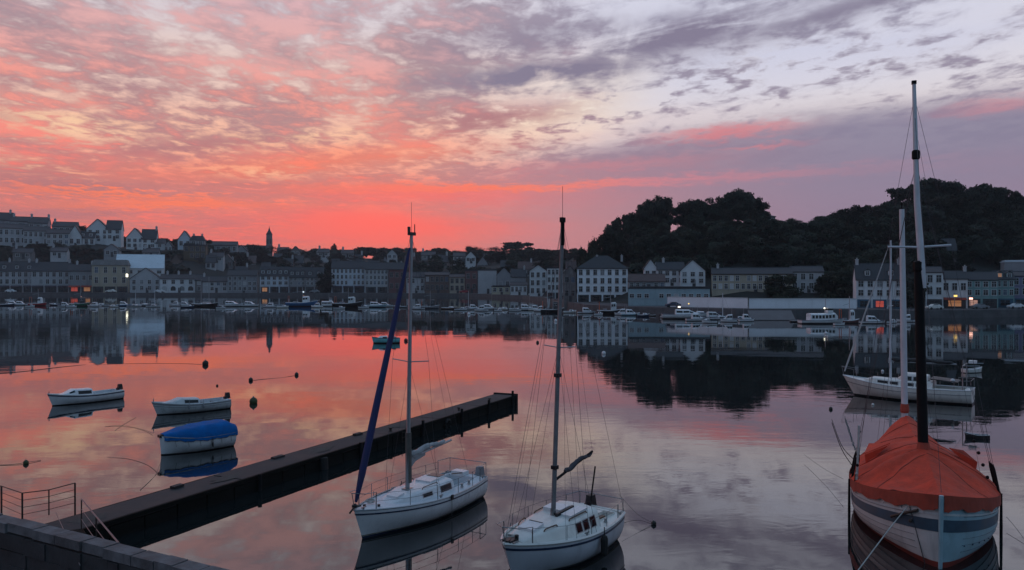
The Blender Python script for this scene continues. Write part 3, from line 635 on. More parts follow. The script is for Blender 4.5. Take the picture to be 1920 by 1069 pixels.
# --- the jumble of roofs on the slope behind the quay
random.seed(21)
HS = 'indistinct houses among the trees on the far slope'
walls = [W_GREY, W_STONE, W_STONE, W_PALE, W_BROWN, W_GREY]
LM = [(60, 'the long pale terrace'), (150, 'the red-lit house'), (207, 'the tall beige building'), (262, 'the sheet-roofed hall'), (333, 'the arched white building'), (403, 'the pale cottage row'), (455, 'the six-bay grey building'), (515, 'the pale blue dormered house'),
      (575, 'the grey dormered houses'), (653, 'the long blue-white building'), (707, 'the white-banded stone building'), (745, 'the dark red-brown house'), (779, 'the pale tall-windowed house'), (820, 'the dark brown building'), (857, 'the light brown house'), (905, 'the blank pale block'),
      (957, 'the low cream house'), (1009, 'the tall white gabled house'), (1050, 'the right mast')]
seen_lm = {}
ORD = ['first', 'second', 'third', 'fourth', 'fifth', 'sixth', 'seventh', 'eighth', 'ninth', 'tenth', 'eleventh', 'twelfth', 'thirteenth', 'fourteenth', 'fifteenth', 'sixteenth', 'seventeenth', 'eighteenth', 'nineteenth', 'twentieth'] + \
      [t + u for t in ('twenty', 'thirty', 'forty', 'fifty', 'sixty', 'seventy') for u in ('-first', '-second', '-third', '-fourth', '-fifth', '-sixth', '-seventh', '-eighth', '-ninth')]
for px, D in sorted([(395, 420), (425, 455), (452, 400), (470, 500), (498, 430), (520, 620), (540, 470), (560, 540), (585, 420), (600, 640), (628, 480), (650, 420), (672, 560), (700, 470), (722, 640), (745, 430), (768, 520),
              (792, 600), (812, 440), (830, 520), (842, 660), (868, 420), (905, 440), (948, 400), (985, 410), (1015, 380), (1048, 360), (1075, 420), (330, 420), (20, 430), (75, 450), (125, 430), (200, 430), (205, 480), (300, 470)], key=lambda q: q[1]):
    lm = min(LM, key=lambda q: abs(q[0] - px))[1]; seen_lm[lm] = seen_lm.get(lm, 0) + 1
    lab = 'small slate-roofed house on the slope, %s one up behind %s' % (ORD[seen_lm[lm] - 1], lm)
    D = Dq(px) + 40 + (D - 350) * .8
    wd = random.uniform(20, 32) * 480 / D; gz = ground(px, D)
    hh_ = random.uniform(4.0, 5.0) * 1.3; gz = min(gz, at(0, random.uniform(474, 482), D).z - hh_ - 3.0 * D / 335)
    ev = HY - (gz + hh_ - CAM_H) / D * FPX
    B('slope_house', lab, px - wd / 2, px + wd / 2, ev, D, roof=random.choice(['side', 'side', 'front']), rh=3.0 * FPX / min(D, 335), wall=random.choice(walls), rows=1, cols=random.choice([2, 3]), bz=gz - 0.5, depth=8,
      chim=random.choice([(), (.1,), (.92,)]), group=HS, trim=TRIMD, rmat=random.choice([SLATE, SLATE, SLATEB]))
# --- white parapet walls along the quay under the wood
def parapet(label, px0, px1, e, z0, z1, wall):
    root = empty('parapet_wall', ((px0 + px1) / 2 * 0, 0, 0), 0, label, 'wall')
    n = max(2, int((px1 - px0) / 30)); prev = None
    pts = []
    for i in range(n + 1):
        px = lerp(px0, px1, i / n); D = Dq(px) + e; pts.append(Vector(((px - CX) / FPX * D, D, 0)))
    root.location = (pts[0] + pts[-1]) / 2 + Vector((0, 0, z0)); off = root.location
    m = MB(); c = MB()
    f = [[(p.x - off.x, p.y - off.y + dy, z) for dy, z in ((0, -1), (0, z1 - z0), (0.5, z1 - z0), (0.5, -1))] for p in pts]
    m.grid(f); m.build('wall', wall, root)
    f = [[(p.x - off.x, p.y - off.y + dy, z1 - z0 + z) for dy, z in ((-.1, 0), (-.1, .18), (.6, .18), (.6, 0))] for p in pts]
    c.grid(f, True); c.build('coping', TRIM, root)
parapet('long bright white parapet wall on the quay left of the white slate-roofed house', 1405, 1606, 6, 2.4, 4.8, W_BRIGHT)
parapet('pale parapet wall behind the moored cruisers under the long school building', 1252, 1402, 8, 2.0, 4.9, W_BRIGHT)

# ------------------------------------------------------------------ trees
def crown_mesh(name, kind, seed, leaf):
    rnd = random.Random(seed); m = MB(); limbs = []
    H = 12.0
    if kind == 'pine':       # broad dark maritime pine: clouds of needles on open limbs
        blobs = [(rnd.uniform(-3.4, 3.4), rnd.uniform(-3.4, 3.4), rnd.uniform(3.6, 10.4), rnd.uniform(1.6, 2.6), rnd.uniform(1.1, 1.8)) for _ in range(22)] + [(0, 0, 10.6, 2.2, 1.3)]
    elif kind == 'round':
        blobs = [(rnd.uniform(-3.2, 3.2), rnd.uniform(-3.2, 3.2), rnd.uniform(1.4, 10.0), rnd.uniform(1.5, 2.5), rnd.uniform(1.3, 2.1)) for _ in range(26)]
    elif kind == 'flat':     # umbrella crown
        blobs = [(rnd.uniform(-5, 5), rnd.uniform(-4, 4), rnd.uniform(6.8, 10.6), rnd.uniform(1.7, 2.6), rnd.uniform(0.9, 1.4)) for _ in range(22)]
    else:                    # bare winter tree
        blobs = [(rnd.gauss(0, 2.2), rnd.gauss(0, 2.2), rnd.uniform(4.5, 11), rnd.uniform(1.2, 2.2), rnd.uniform(1.0, 1.8)) for _ in range(16)]
    if kind in ('pine', 'round'):
        blobs = [(x * (1.25 - abs(z - 7) * 0.09), y * (1.25 - abs(z - 7) * 0.09), z, r, q) for x, y, z, r, q in blobs]
    for x, y, z, r, q in blobs:
        n = 190 if kind != 'bare' else 130
        for _ in range(n):
            d = Vector((rnd.gauss(0, 1), rnd.gauss(0, 1), rnd.gauss(0, 1))).normalized() * (rnd.random() ** 0.45)
            d *= (1.3 if rnd.random() < .14 else 1.0); c = Vector((x + d.x * r, y + d.y * r, z + d.z * q))
            s = rnd.uniform(0.18, 0.42)
            u = Vector((rnd.gauss(0, 1), rnd.gauss(0, 1), rnd.gauss(0, 1))).normalized(); v = u.orthogonal().normalized()
            if kind == 'bare':
                u = (d + Vector((0, 0, .6))).normalized(); v = u.orthogonal().normalized() * 0.06; u = u * 0.9; m._add([c - u - v, c - u + v, c + u], [(0, 1, 2)])
            else:
                u *= s * 1.5; v *= s
                m._add([c - u, c - v * .9, c + u * 1.1, c + v], [(0, 1, 2, 3)])
    me = m.mesh(name, leaf)
    t = MB(); lean = rnd.uniform(-.5, .5)
    top = 9.0 if kind != 'flat' else 8.4
    t.tube([(0, 0, -1.5), (lean * .2, 0, top * .35), (lean * .7, .1, top * .7), (lean, 0, top)], [0.34, 0.27, 0.19, 0.08], 7)
    for x, y, z, r, q in blobs:
        zb = min(top * .9, z * rnd.uniform(.45, .7)); k = zb / top
        t.tube([(lean * k, 0, zb), ((x + lean * k) * .5, y * .5, (z + zb) * .5 + .3), (x, y, z)], [0.13, 0.08, 0.03], 5)
    tm = t.mesh(name + '_trunk', BARK)
    return me, tm
CROWNS = {('pine', i): crown_mesh('pine', 'pine', 40 + i, LEAF1) for i in range(4)}
CROWNS.update({('round', i): crown_mesh('round', 'round', 60 + i, LEAF2) for i in range(4)})
CROWNS.update({('flat', i): crown_mesh('flat', 'flat', 80 + i, LEAF1) for i in range(2)})
CROWNS.update({('bare', i): crown_mesh('bare', 'bare', 90 + i, TWIG) for i in range(2)})
trnd = random.Random(5)
def tree(name, label, px, D, h, width=None, kind='round', group=None, var=None, gz=None):
    z = (ground(px, D) if gz is None else gz) - 0.3
    k = [v for (a, v) in CROWNS if a == kind]; v = trnd.choice(k) if var is None else var
    cm, tm = CROWNS[(kind, v)]
    o = empty(name, ((px - CX) / FPX * D, D, z), trnd.uniform(0, 6.28), label, 'tree', group)
    s = h / 12.0; wd = s if width is None else width / 9.0
    o.scale = (wd, wd, s)
    link('trunk', tm, o); link('crown', cm, o)
    return o
# skyline of the wooded hill on the right: (px, top of crown py, depth, crown width in m, kind)
SKY = [(1096, 463, 345, 6, 'round'), (1112, 452, 345, 7, 'round'), (1130, 436, 345, 8, 'round'), (1148, 420, 345, 8, 'round'), (1163, 409, 345, 8, 'round'), (1182, 402, 347, 8, 'round'), (1200, 394, 347, 8, 'pine'),
       (1216, 376, 349, 9, 'pine'), (1234, 369, 349, 10, 'pine'), (1246, 379, 350, 7, 'pine'), (1276, 388, 350, 7, 'pine'), (1292, 376, 350, 8, 'pine'), (1308, 375, 350, 7, 'pine'), (1330, 372, 351, 8, 'pine'), (1346, 386, 350, 7, 'pine'),
       (1364, 366, 352, 9, 'pine'), (1384, 356, 352, 11, 'pine'), (1402, 362, 352, 9, 'pine'), (1418, 376, 352, 8, 'pine'), (1428, 394, 350, 7, 'round'),
       (1562, 402, 350, 8, 'round'), (1580, 393, 350, 9, 'round'), (1600, 384, 348, 10, 'round'), (1620, 385, 348, 9, 'round'), (1640, 388, 346, 9, 'round'), (1660, 380, 344, 9, 'round'), (1680, 372, 342, 9, 'pine'),
       (1703, 346, 340, 9, 'flat'), (1726, 340, 340, 9, 'pine'), (1750, 333, 340, 11, 'flat'), (1776, 342, 340, 9, 'pine'), (1800, 348, 340, 9, 'pine'), (1822, 352, 338, 8, 'pine'), (1844, 346, 338, 10, 'pine'), (1866, 352, 338, 9, 'pine'),
       (1888, 357, 338, 9, 'pine'), (1908, 368, 336, 9, 'pine'), (1930, 374, 336, 9, 'pine'), (1955, 380, 336, 9, 'round')]
special = {1234: 'tall pine standing left of the gap in the wood skyline', 1276: 'pine just right of the gap in the wood skyline', 1384: 'tallest broad pine crown on the wooded hill', 1703: 'wind-swept flat-topped pine left of the tall mast top',
           1750: 'highest flat-topped pine just right of the tall mast', 1096: 'lowest tree at the left foot of the wood skyline'}
SKY.sort()
for k_, (px, py, D, w_, kind) in enumerate(SKY):
    zt = at(px, py, D).z; gz = ground(px, D)
    tree('pine_tree' if kind != 'round' else 'leafy_tree', special.get(px, ORD[k_] + ' crown from the left along the skyline of the wooded hill'), px, D, max(4, (zt - gz) * 1.06), w_, kind, 'trees of the wooded hill skyline')
    if kind != 'round' and px not in (1276,): tree('hillside_tree', 'dark tree in the mass on the wooded slope', px + trnd.uniform(-5, 5), D - 3, (zt - gz) * .55, w_ * .9, 'round', 'trees on the wooded slope')
# trees filling the slope below
for row, (e, hgt, st) in enumerate([(66, 9.5, 21), (48, 9, 23), (33, 8.5, 26), (20, 7, 30), (9, 5.5, 40)]):
    px = 1090 + row * 4
    while px < 1990:
        D = Dq(px) + 30 + e + trnd.uniform(-5, 5)
        h = hgt * trnd.uniform(0.75, 1.2)
        if px < 1170: h *= 0.75
        low = e < 25
        if not (px < 1195 and e < 60) and not (e < 40 and 1175 < px < 1550 and D < 272) and not (low and px > 1600 and trnd.random() < 0.7):
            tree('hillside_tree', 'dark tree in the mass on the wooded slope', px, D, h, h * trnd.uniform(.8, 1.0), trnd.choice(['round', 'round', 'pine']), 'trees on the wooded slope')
        px += st * trnd.uniform(.8, 1.25)
# thicket behind the skyline trees, closing the wood
for px in range(1120, 1980, 20):
    if 1252 < px < 1268 or 1430 < px < 1560: continue
    D = Dq(px) + 30 + 86 + trnd.uniform(-4, 4)
    tree('hillside_tree', 'dark tree in the mass on the wooded slope', px, D, trnd.uniform(6, 8) * (0.6 if px < 1170 else 1), 7.5, 'round', 'trees on the wooded slope')
for px in range(1420, 1580, 11):
    tree('hillside_tree', 'dark tree in the mass on the wooded slope', px, Dq(px) + 30 + trnd.uniform(84, 100), trnd.uniform(5.5, 7.5), 7, 'round', 'trees on the wooded slope')
tree('quay_tree', 'dark tree in the gap behind the black mast', 1714, Dq(1714) + 20, 9, 8, 'round', gz=2.2)
# hedge and bushes on the meadow ridge
for k_, (px, h) in enumerate([(1462, 3.2), (1476, 2.6), (1489, 3.8), (1506, 2.8), (1520, 2.4), (1533, 3.0), (1546, 3.2)]):
    tree('hedge_bush', ORD[k_] + ' bush from the left on the meadow ridge', px, Dq(px) + 30 + 142, h, 5.5, 'bare' if px == 1489 else 'round', 'bushes on the meadow ridge')
tree('quay_tree', 'dark green round tree in front of the long school building', 1464, 236, 9.5, 8.5, 'round', gz=2.5)
tree('quay_tree', 'dark tree between the grey end block and the white slate-roofed house', 1562, 238, 9.0, 9, 'round', gz=3)
tree('quay_tree', 'second dark tree left of the white slate-roofed house', 1592, 238, 7.5, 8, 'round', gz=3)
tree('quay_tree', 'dark tree standing between buildings on the left quay', 613, Dq(613) + 16, 15, 12, 'round', gz=2)
# the central ridge and the left slopes
tree('umbrella_pine', 'flat-topped pine standing alone on the central ridge', 969, 780, 15.5, 20, 'flat', var=0, gz=at(0, 483, 780).z)
tree('bare_tree', 'leafless tree left of the flat-topped ridge pine', 932, 770, 11.5, 16, 'bare', gz=at(0, 484, 770).z)
tree('ridge_pine', 'low broad pine on the skyline left of the blue jib', 687, 800, 9.5, 24, 'round', gz=at(0, 480, 800).z)
tree('ridge_cypress', 'thin pointed tree on the skyline between steeple and broad pine', 626, 840, 14.5, 5.5, 'round', gz=at(0, 481, 840).z)
RG = 'trees along the far ridge'
ridge_y = [(388, 462), (440, 467), (455, 468), (540, 464), (575, 466), (608, 462), (650, 470), (742, 463), (790, 470), (817, 464), (850, 470), (900, 467), (940, 468), (995, 465), (1030, 464), (1060, 470), (1090, 474)]
rl = [(x + trnd.uniform(-3, 3)) for x in list(range(318, 330, 11)) + [232] + list(range(390, 440, 13)) + list(range(532, 1092, 13)) if not 675 < x < 700]
for k_, px in enumerate(sorted(rl)):
    D = interp([(230, 745), (330, 755), (440, 820), (560, 890), (700, 850), (850, 780), (960, 760), (1040, 600), (1090, 400)], px) + trnd.uniform(-20, 20)
    py = interp(ridge_y, px) + trnd.uniform(-2.5, 3.5) if px > 380 else 456
    zt = at(px, py, D).z; gz = ground(px, D); kind = 'bare' if trnd.random() < .25 else 'round'
    tree('ridge_tree', ORD[k_] + ' soft-edged tree from the left along the far ridge skyline', px, D, 13.0 * D / 800, trnd.uniform(13, 18) * D / 800, kind, RG, gz=zt - 13.0 * D / 800)
LS = 'trees on the far town slope'
for i in range(150):
    px = trnd.uniform(-10, 1085); sc_ = Dq(px) / 335; e = trnd.choice([18, 45, 75, 110, 150, 200, 255]) + trnd.uniform(-14, 14)
    if px < 330 and e > 85: e = trnd.uniform(20, 85)
    h = trnd.uniform(6, 9) * max(1, sc_) if px > 450 else trnd.uniform(5, 8)
    tree('slope_tree', 'dark tree between the roofs on the far town slope', px, Dq(px) + 30 + e, h, h * trnd.uniform(.8, 1.1), trnd.choice(['round', 'round', 'round', 'bare']), LS)
for i in range(60):
    px = trnd.uniform(-10, 345); h = trnd.uniform(6, 9)
    tree('slope_tree', 'dark tree between the roofs on the far town slope', px, Dq(px) + 30 + trnd.uniform(30, 90), h, h * 1.15, 'round', LS)
for px in [195, 215, 228, 236, 300, 312, 318, 326, 5, 32, 60, 84, 100, 118, 140, 156, 170, 186, 205, 245, 262, 280, 330, 392, 405, 420, 436, 452, 465, 480, 492, 516, 528]:
    D_ = 676 + trnd.uniform(-14, 4) if px < 340 else trnd.uniform(710, 750)
    tree('slope_tree', 'dark tree between the roofs on the far town slope', px, D_, trnd.uniform(5, 7.5), 11, 'round', LS, gz=ground(px, D_))
for px in [26, 90, 150, 160, 228, 310, 332, 384]:
    tree('slope_tree', 'dark tree between the roofs on the far town slope', px, 745, trnd.uniform(10, 13), 12, 'round', LS)

# ------------------------------------------------------------------ boats
class Hull:
    """x forward, y to port, z up from the waterline; u runs 0 bow .. 1 stern, f runs 0 sheer .. 1 keel"""
    def __init__(s, L, B, sb, sm, ss, tr=0.7, um=0.55, pw=0.8, rake=0.6, d=0.35, flare=1.3, full=3.0, srake=0.0):
        s.__dict__.update(L=L, B=B, sb=sb, sm=sm, ss_=ss, tr=tr, um=um, pw=pw, rake=rake, d=d, flare=flare, full=full, srake=srake)
    def b(s, u):
        if u < s.um: return s.B / 2 * max(0.0, math.sin(math.pi / 2 * u / s.um)) ** s.pw
        return s.B / 2 * (1 - (1 - s.tr) * ((u - s.um) / (1 - s.um)) ** 2)
    def sheer(s, u):
        c = 0.62
        return s.sm + ((s.sb - s.sm) * (1 - u / c) ** 2 if u < c else (s.ss_ - s.sm) * ((u - c) / (1 - c)) ** 2)
    def raw(s, u, f, side=1):
        sh = s.sheer(u); z = sh * (1 - f) - s.d * f
        k = lerp(s.flare, s.full, min(1, max(0, u) / 0.45))
        y = s.b(u) * (1 - max(0, f) ** k); t = (z + s.d) / (sh + s.d)
        x = s.L / 2 - u * s.L - s.rake * (1 - t) * max(0, 1 - u * 2.2) ** 2 + s.srake * (1 - t) * max(0, u * 2 - 1) ** 3
        return Vector((x, side * y, z))
    def pt(s, u, f, side=1, off=0.0):
        p = s.raw(u, f, side)
        if off:
            u_ = min(.985, max(.012, u)); f_ = min(.9, max(.02, f))
            n = (s.raw(u_ + .01, f_, side) - s.raw(u_ - .01, f_, side)).cross(s.raw(u_, f_ + .02, side) - s.raw(u_, f_ - .02, side)).normalized()
            if n.y * side < 0: n = -n
            p = p + n * off
        return p
    def xs(s, u): return s.L / 2 - u * s.L
    def us(s, N=26): return [(i / N) ** 1.25 for i in range(N + 1)]
    def skin(s, parent, m, N=26, M=10, name='hull'):
        q = MB()
        for sd in (1, -1): q.grid([[s.pt(u, j / M, sd) for j in range(M + 1)] for u in s.us(N)])
        q.grid([[s.pt(1, j / M, 1), s.pt(1, j / M, -1)] for j in range(M + 1)])
        return q.build(name, m, parent, True)
    def band(s, parent, m, f0, f1, name='hull_stripe', off=0.012, u0=0.0, u1=1.0, N=26, transom=False):
        q = MB(); n = 3
        for sd in (1, -1): q.grid([[s.pt(lerp(u0, u1, u), lerp(f0, f1, j / n), sd, off) for j in range(n + 1)] for u in s.us(N)])
        if transom: q.grid([[s.pt(1, lerp(f0, f1, j / n), sd) + Vector((-off, 0, 0)) for sd in (1, -1)] for j in range(n + 1)])
        return q.build(name, m, parent, True)
    def zband(s, parent, m, z0, z1, name='boot_top', off=0.012, N=26):
        q = MB()
        for sd in (1, -1):
            q.grid([[s.pt(u, (s.sheer(u) - z) / (s.sheer(u) + s.d), sd, off) for z in (z1, (z0 + z1) / 2, z0)] for u in s.us(N)])
        q.grid([[s.pt(1, (s.sheer(1) - z) / (s.sheer(1) + s.d), sd) + Vector((-off, 0, 0)) for sd in (1, -1)] for z in (z1, z0)])
        return q.build(name, m, parent, True)
    def rail(s, parent, m, r=0.03, name='toe_rail', dz=0.0, u0=0.0, u1=1.0, N=22, off=0.0):
        q = MB()
        for sd in (1, -1): q.tube([s.pt(lerp(u0, u1, i / N), 0, sd, off) + Vector((0, 0, dz)) for i in range(N + 1)], r, 5)
        if u1 == 1.0: q.tube([s.pt(1, 0, 1) + Vector((0, 0, dz)), s.pt(1, 0, -1) + Vector((0, 0, dz))], r, 5)
        return q.build(name, m, parent)
    def dz(s, u, y, inset=0.0, camber=0.05):
        b = max(0.05, s.b(u)); return s.sheer(u) - inset + camber * (1 - min(1, abs(y) / b) ** 2)
    def deck(s, parent, m, inset=0.04, pit=None, camber=0.06, N=26, name='deck'):
        q = MB(); us = s.us(N)
        if pit:
            u0, u1, wc = pit[:3]; us = sorted(set([u for u in us if abs(u - u0) > .01 and abs(u - u1) > .01] + [u0, u1]))
        for a, b_ in zip(us, us[1:]):
            for sd in (1, -1):
                inner = pit and a >= pit[0] - 1e-6 and b_ <= pit[1] + 1e-6
                row = []
                for u in (a, b_):
                    y1 = s.b(u) * 0.985; y0 = min(pit[2], y1 * .9) if inner else 0.0
                    row.append([Vector((s.xs(u), sd * lerp(y0, y1, t), s.dz(u, lerp(y0, y1, t), inset, camber))) for t in (0, .33, .66, 1)])
                q.grid(row)
        o = q.build(name, m, parent, True)
        if pit:
            u0, u1, wc, dp = pit; c = MB(); rows = []
            for u in [lerp(u0, u1, i / 4) for i in range(5)]:
                w = min(wc, s.b(u) * .985 * .9); zt = s.dz(u, w, inset, camber); zf = s.sheer(u) - dp
                rows.append([Vector((s.xs(u), w, zt + .06)), Vector((s.xs(u), w, zf)), Vector((s.xs(u), -w, zf)), Vector((s.xs(u), -w, zt + .06))])
            c.grid(rows); c.poly(rows[0]); c.poly(rows[-1]); c.build('cockpit', m, parent)
        return o

class Cabin:
    """low trunk cabin lofted along x: stations (u, half width, height)"""
    def __init__(s, hull, st, inset=0.05, lean=0.12): s.h = hull; s.st = st; s.inset = inset; s.lean = lean
    def at_(s, u, t, sd=1, off=0.0):
        us = [a[0] for a in s.st]; w = interp([(a[0], a[1]) for a in s.st], u); h = interp([(a[0], a[2]) for a in s.st], u)
        z0 = s.h.sheer(u) - s.inset
        prof = [(1.0, 0.0), (1 - s.lean * .5, 0.45), (1 - s.lean, 0.86), (0.80 - s.lean * .5, 1.0), (0.4, 1.06), (0.0, 1.08)]
        k = t * 5; i = min(4, int(k)); fr = k - i
        y = lerp(prof[i][0], prof[i + 1][0], fr) * w; z = lerp(prof[i][1], prof[i + 1][1], fr) * h
        return Vector((s.h.xs(u), sd * (y + (off if t < .42 else 0)), z0 + z + (off if t >= .42 else 0)))
    def build(s, parent, m, name='coachroof', N=10):
        q = MB(); u0, u1 = s.st[0][0], s.st[-1][0]; T = [i / 10 for i in range(11)]
        us = sorted(set([lerp(u0, u1, i / N) for i in range(N + 1)] + [a[0] for a in s.st]))
        rows = [[s.at_(u, t) for t in T] + [s.at_(u, t, -1) for t in T[::-1][1:]] for u in us]
        q.grid(rows); q.poly(rows[0]); q.poly(rows[-1]); s.obj = q.build(name, m, parent, True); return s.obj
    def window(s, parent, m, u0, u1, sd, t0=0.10, t1=0.33, name='cabin_window'):
        k = .006; fr = MB(); fr.grid([[s.at_(u, t, sd, 0.007) for t in (t0 - .022, (t0 + t1) / 2, t1 + .022)] for u in (u0 - k, (u0 + u1) / 2, u1 + k)]); fr.build('window_frame', ALU, s.obj)
        q = MB(); q.grid([[s.at_(u, t, sd, 0.012) for t in (t0, (t0 + t1) / 2, t1)] for u in (u0, (u0 + u1) / 2, u1)]); return q.build(name, m, s.obj)
    def hatch(s, parent, m, u0, u1, hw, th=0.06, name='hatch', y=0.0):
        q = MB(); ua, ub = u0, u1; rows = []
        z = [s.h.sheer(u) - s.inset + interp([(a[0], a[2]) for a in s.st], u) * 1.06 for u in (ua, ub)]
        c = [(s.h.xs(ua), y - hw, z[0] - .03), (s.h.xs(ua), y + hw, z[0] - .03), (s.h.xs(ub), y + hw, z[1] - .03), (s.h.xs(ub), y - hw, z[1] - .03)]
        t_ = [(x, yy, zz + th + .03) for x, yy, zz in c]
        q._add(c + t_, [(0, 1, 2, 3), (7, 6, 5, 4), (0, 4, 5, 1), (1, 5, 6, 2), (2, 6, 7, 3), (3, 7, 4, 0)]); return q.build(name, m, s.obj)

def wire(parent, name, a, b_, r=0.009, m=None, sag=0.0, n=6):
    if m is None: r *= 0.72
    a, b_ = Vector(a), Vector(b_); pts = [a.lerp(b_, i / n) - Vector((0, 0, sag * 4 * (i / n) * (1 - i / n))) for i in range(n + 1)] if sag else [a, b_]
    return MB().tube(pts, r, 4).build(name, m or WIRE, parent)
def place(name, label, bow, stern, cat='boat', group=None):
    d = bow - stern; c = (bow + stern) / 2
    return empty(name, (c.x, c.y, 0), math.atan2(d.y, d.x), label, cat, group), d.length
def stanchions(h, root, us, ht=0.55, lines=(0.55, 0.28), inset=0.06, u_end=None):
    for sd in (1, -1):
        tops = []
        for u in us:
            p = h.pt(u, 0, sd); p.y -= sd * inset
            MB().tube([p, p + Vector((0, 0, ht))], 0.013, 5).build('stanchion', STEEL, root); tops.append(p)
        for z in lines:
            for a, b_ in zip(tops, tops[1:]): wire(root, 'lifeline', a + Vector((0, 0, z)), b_ + Vector((0, 0, z)), 0.006, WIRE)
def pulpit(h, root, u=0.10, ht=0.6, m=STEEL, name='pulpit'):
    q = MB(); a = h.pt(u, 0, 1); b_ = h.pt(u, 0, -1); f = h.pt(0.0, 0, 1)
    a2, b2 = a + Vector((0, -.04, ht)), b_ + Vector((0, .04, ht)); f2 = f + Vector((.10, 0, ht * 1.02))
    q.tube([a + Vector((0, -.04, 0)), a2, (a2 + f2) / 2 + Vector((.12, .14, 0)), f2, (b2 + f2) / 2 + Vector((.12, -.14, 0)), b2, b_ + Vector((0, .04, 0))], 0.016, 5)
    q.tube([f2, f + Vector((-.05, 0, 0))], 0.014, 5); return q.build(name, m, root)
def pushpit(h, root, u=0.90, ht=0.6):
    q = MB(); a = h.pt(u, 0, 1); b_ = h.pt(u, 0, -1); c = h.pt(.995, 0, 1); d = h.pt(.995, 0, -1); k = Vector((0, 0, ht)); i = Vector((0, .05, 0))
    q.tube([a - i, a - i + k, c - i + k, d + i + k, b_ + i + k, b_ + i], 0.016, 5)
    for p in (c - i, d + i): q.tube([p, p + k], 0.014, 5)
    return q.build('pushpit', STEEL, root)
def spar(root, name, a, b_, r0, r1, m, n=8):
    a, b_ = Vector(a), Vector(b_)
    return MB().tube([a, a.lerp(b_, .5), b_], [r0, (r0 + r1) / 2 * 1.04, r1], n).build(name, m, root, True)
def bundle(root, name, a, b_, r, m, seed=1, n=16, sagz=0.05, taper=True):
    rnd = random.Random(seed); a, b_ = Vector(a), Vector(b_); pts = []; rs = []
    for i in range(n + 1):
        t = i / n; pts.append(a.lerp(b_, t) + Vector((rnd.uniform(-.015, .015), rnd.uniform(-.02, .02), rnd.uniform(-.02, .02) - sagz * math.sin(t * 9))))
        rs.append(r * rnd.uniform(.75, 1.2) * (1.15 - .55 * t if taper else 1) * (0.5 if i in (0, n) else 1))
    return MB().tube(pts, rs, 8).build(name, m, root, True)
def outboard(root, x, y, z, m=BLACKP):
    q = MB().box((x - .16, y, z + .18), (.34, .30, .40), top=.75).box((x - .14, y, z - .35), (.16, .14, .9)).box((x + .02, y, z - .05), (.14, .26, .3)); return q.build('outboard_motor', m, root)
def fender(root, p, m=NAVY, L=.55, r=.11):
    q = MB(); q.lathe(p + Vector((0, 0, -L)), [(.001, 0), (r * .8, .05), (r, .14), (r, L - .12), (r * .7, L - .03), (.02, L), (.015, L + .25)], 8); return q.build('fender', m, root)


def fittings(root, h, us, wu, seed):
    rnd = random.Random(seed)
    for u in us:                                    # winches
        for sd in (1, -1):
            p = Vector((h.xs(u), sd * (h.b(u) * .74), h.sheer(u) + .02)); MB().lathe(p, [(.07, 0), (.05, .05), (.045, .09), (.065, .13), (.001, .14)], 9).build('winch', STEEL, root)
    for u in (.04, .50, .96):                       # mooring cleats
        for sd in (1, -1):
            p = Vector((h.xs(u), sd * max(.05, h.b(u) * .88), h.sheer(u) + .05)); MB().box(tuple(p), (.05, .05, .08)).box(tuple(p + Vector((0, 0, .05))), (.24, .035, .03)).build('cleat', STEEL, root)
    c = Vector((h.xs(wu), h.b(wu) * -.45, h.sheer(wu) + .07)); pts = []
    for i in range(40):                             # rope coil left on the deck
        a = i * .55; r = .16 + .02 * math.sin(i * 2.1); pts.append(c + Vector((r * math.cos(a), r * math.sin(a), i * .0025 + rnd.uniform(0, .01))))
    MB().tube(pts, .014, 4).build('rope_coil', LROPE, root)
    h.zband(root, STAINW, .10, .135, 'waterline_scum', .013)
    for u in (.35, .62, .8):
        p = h.pt(u, .02, -1, .10); fender(root, p + Vector((0, 0, -.08)), GREYP if u != .62 else NAVY, .45, .09)

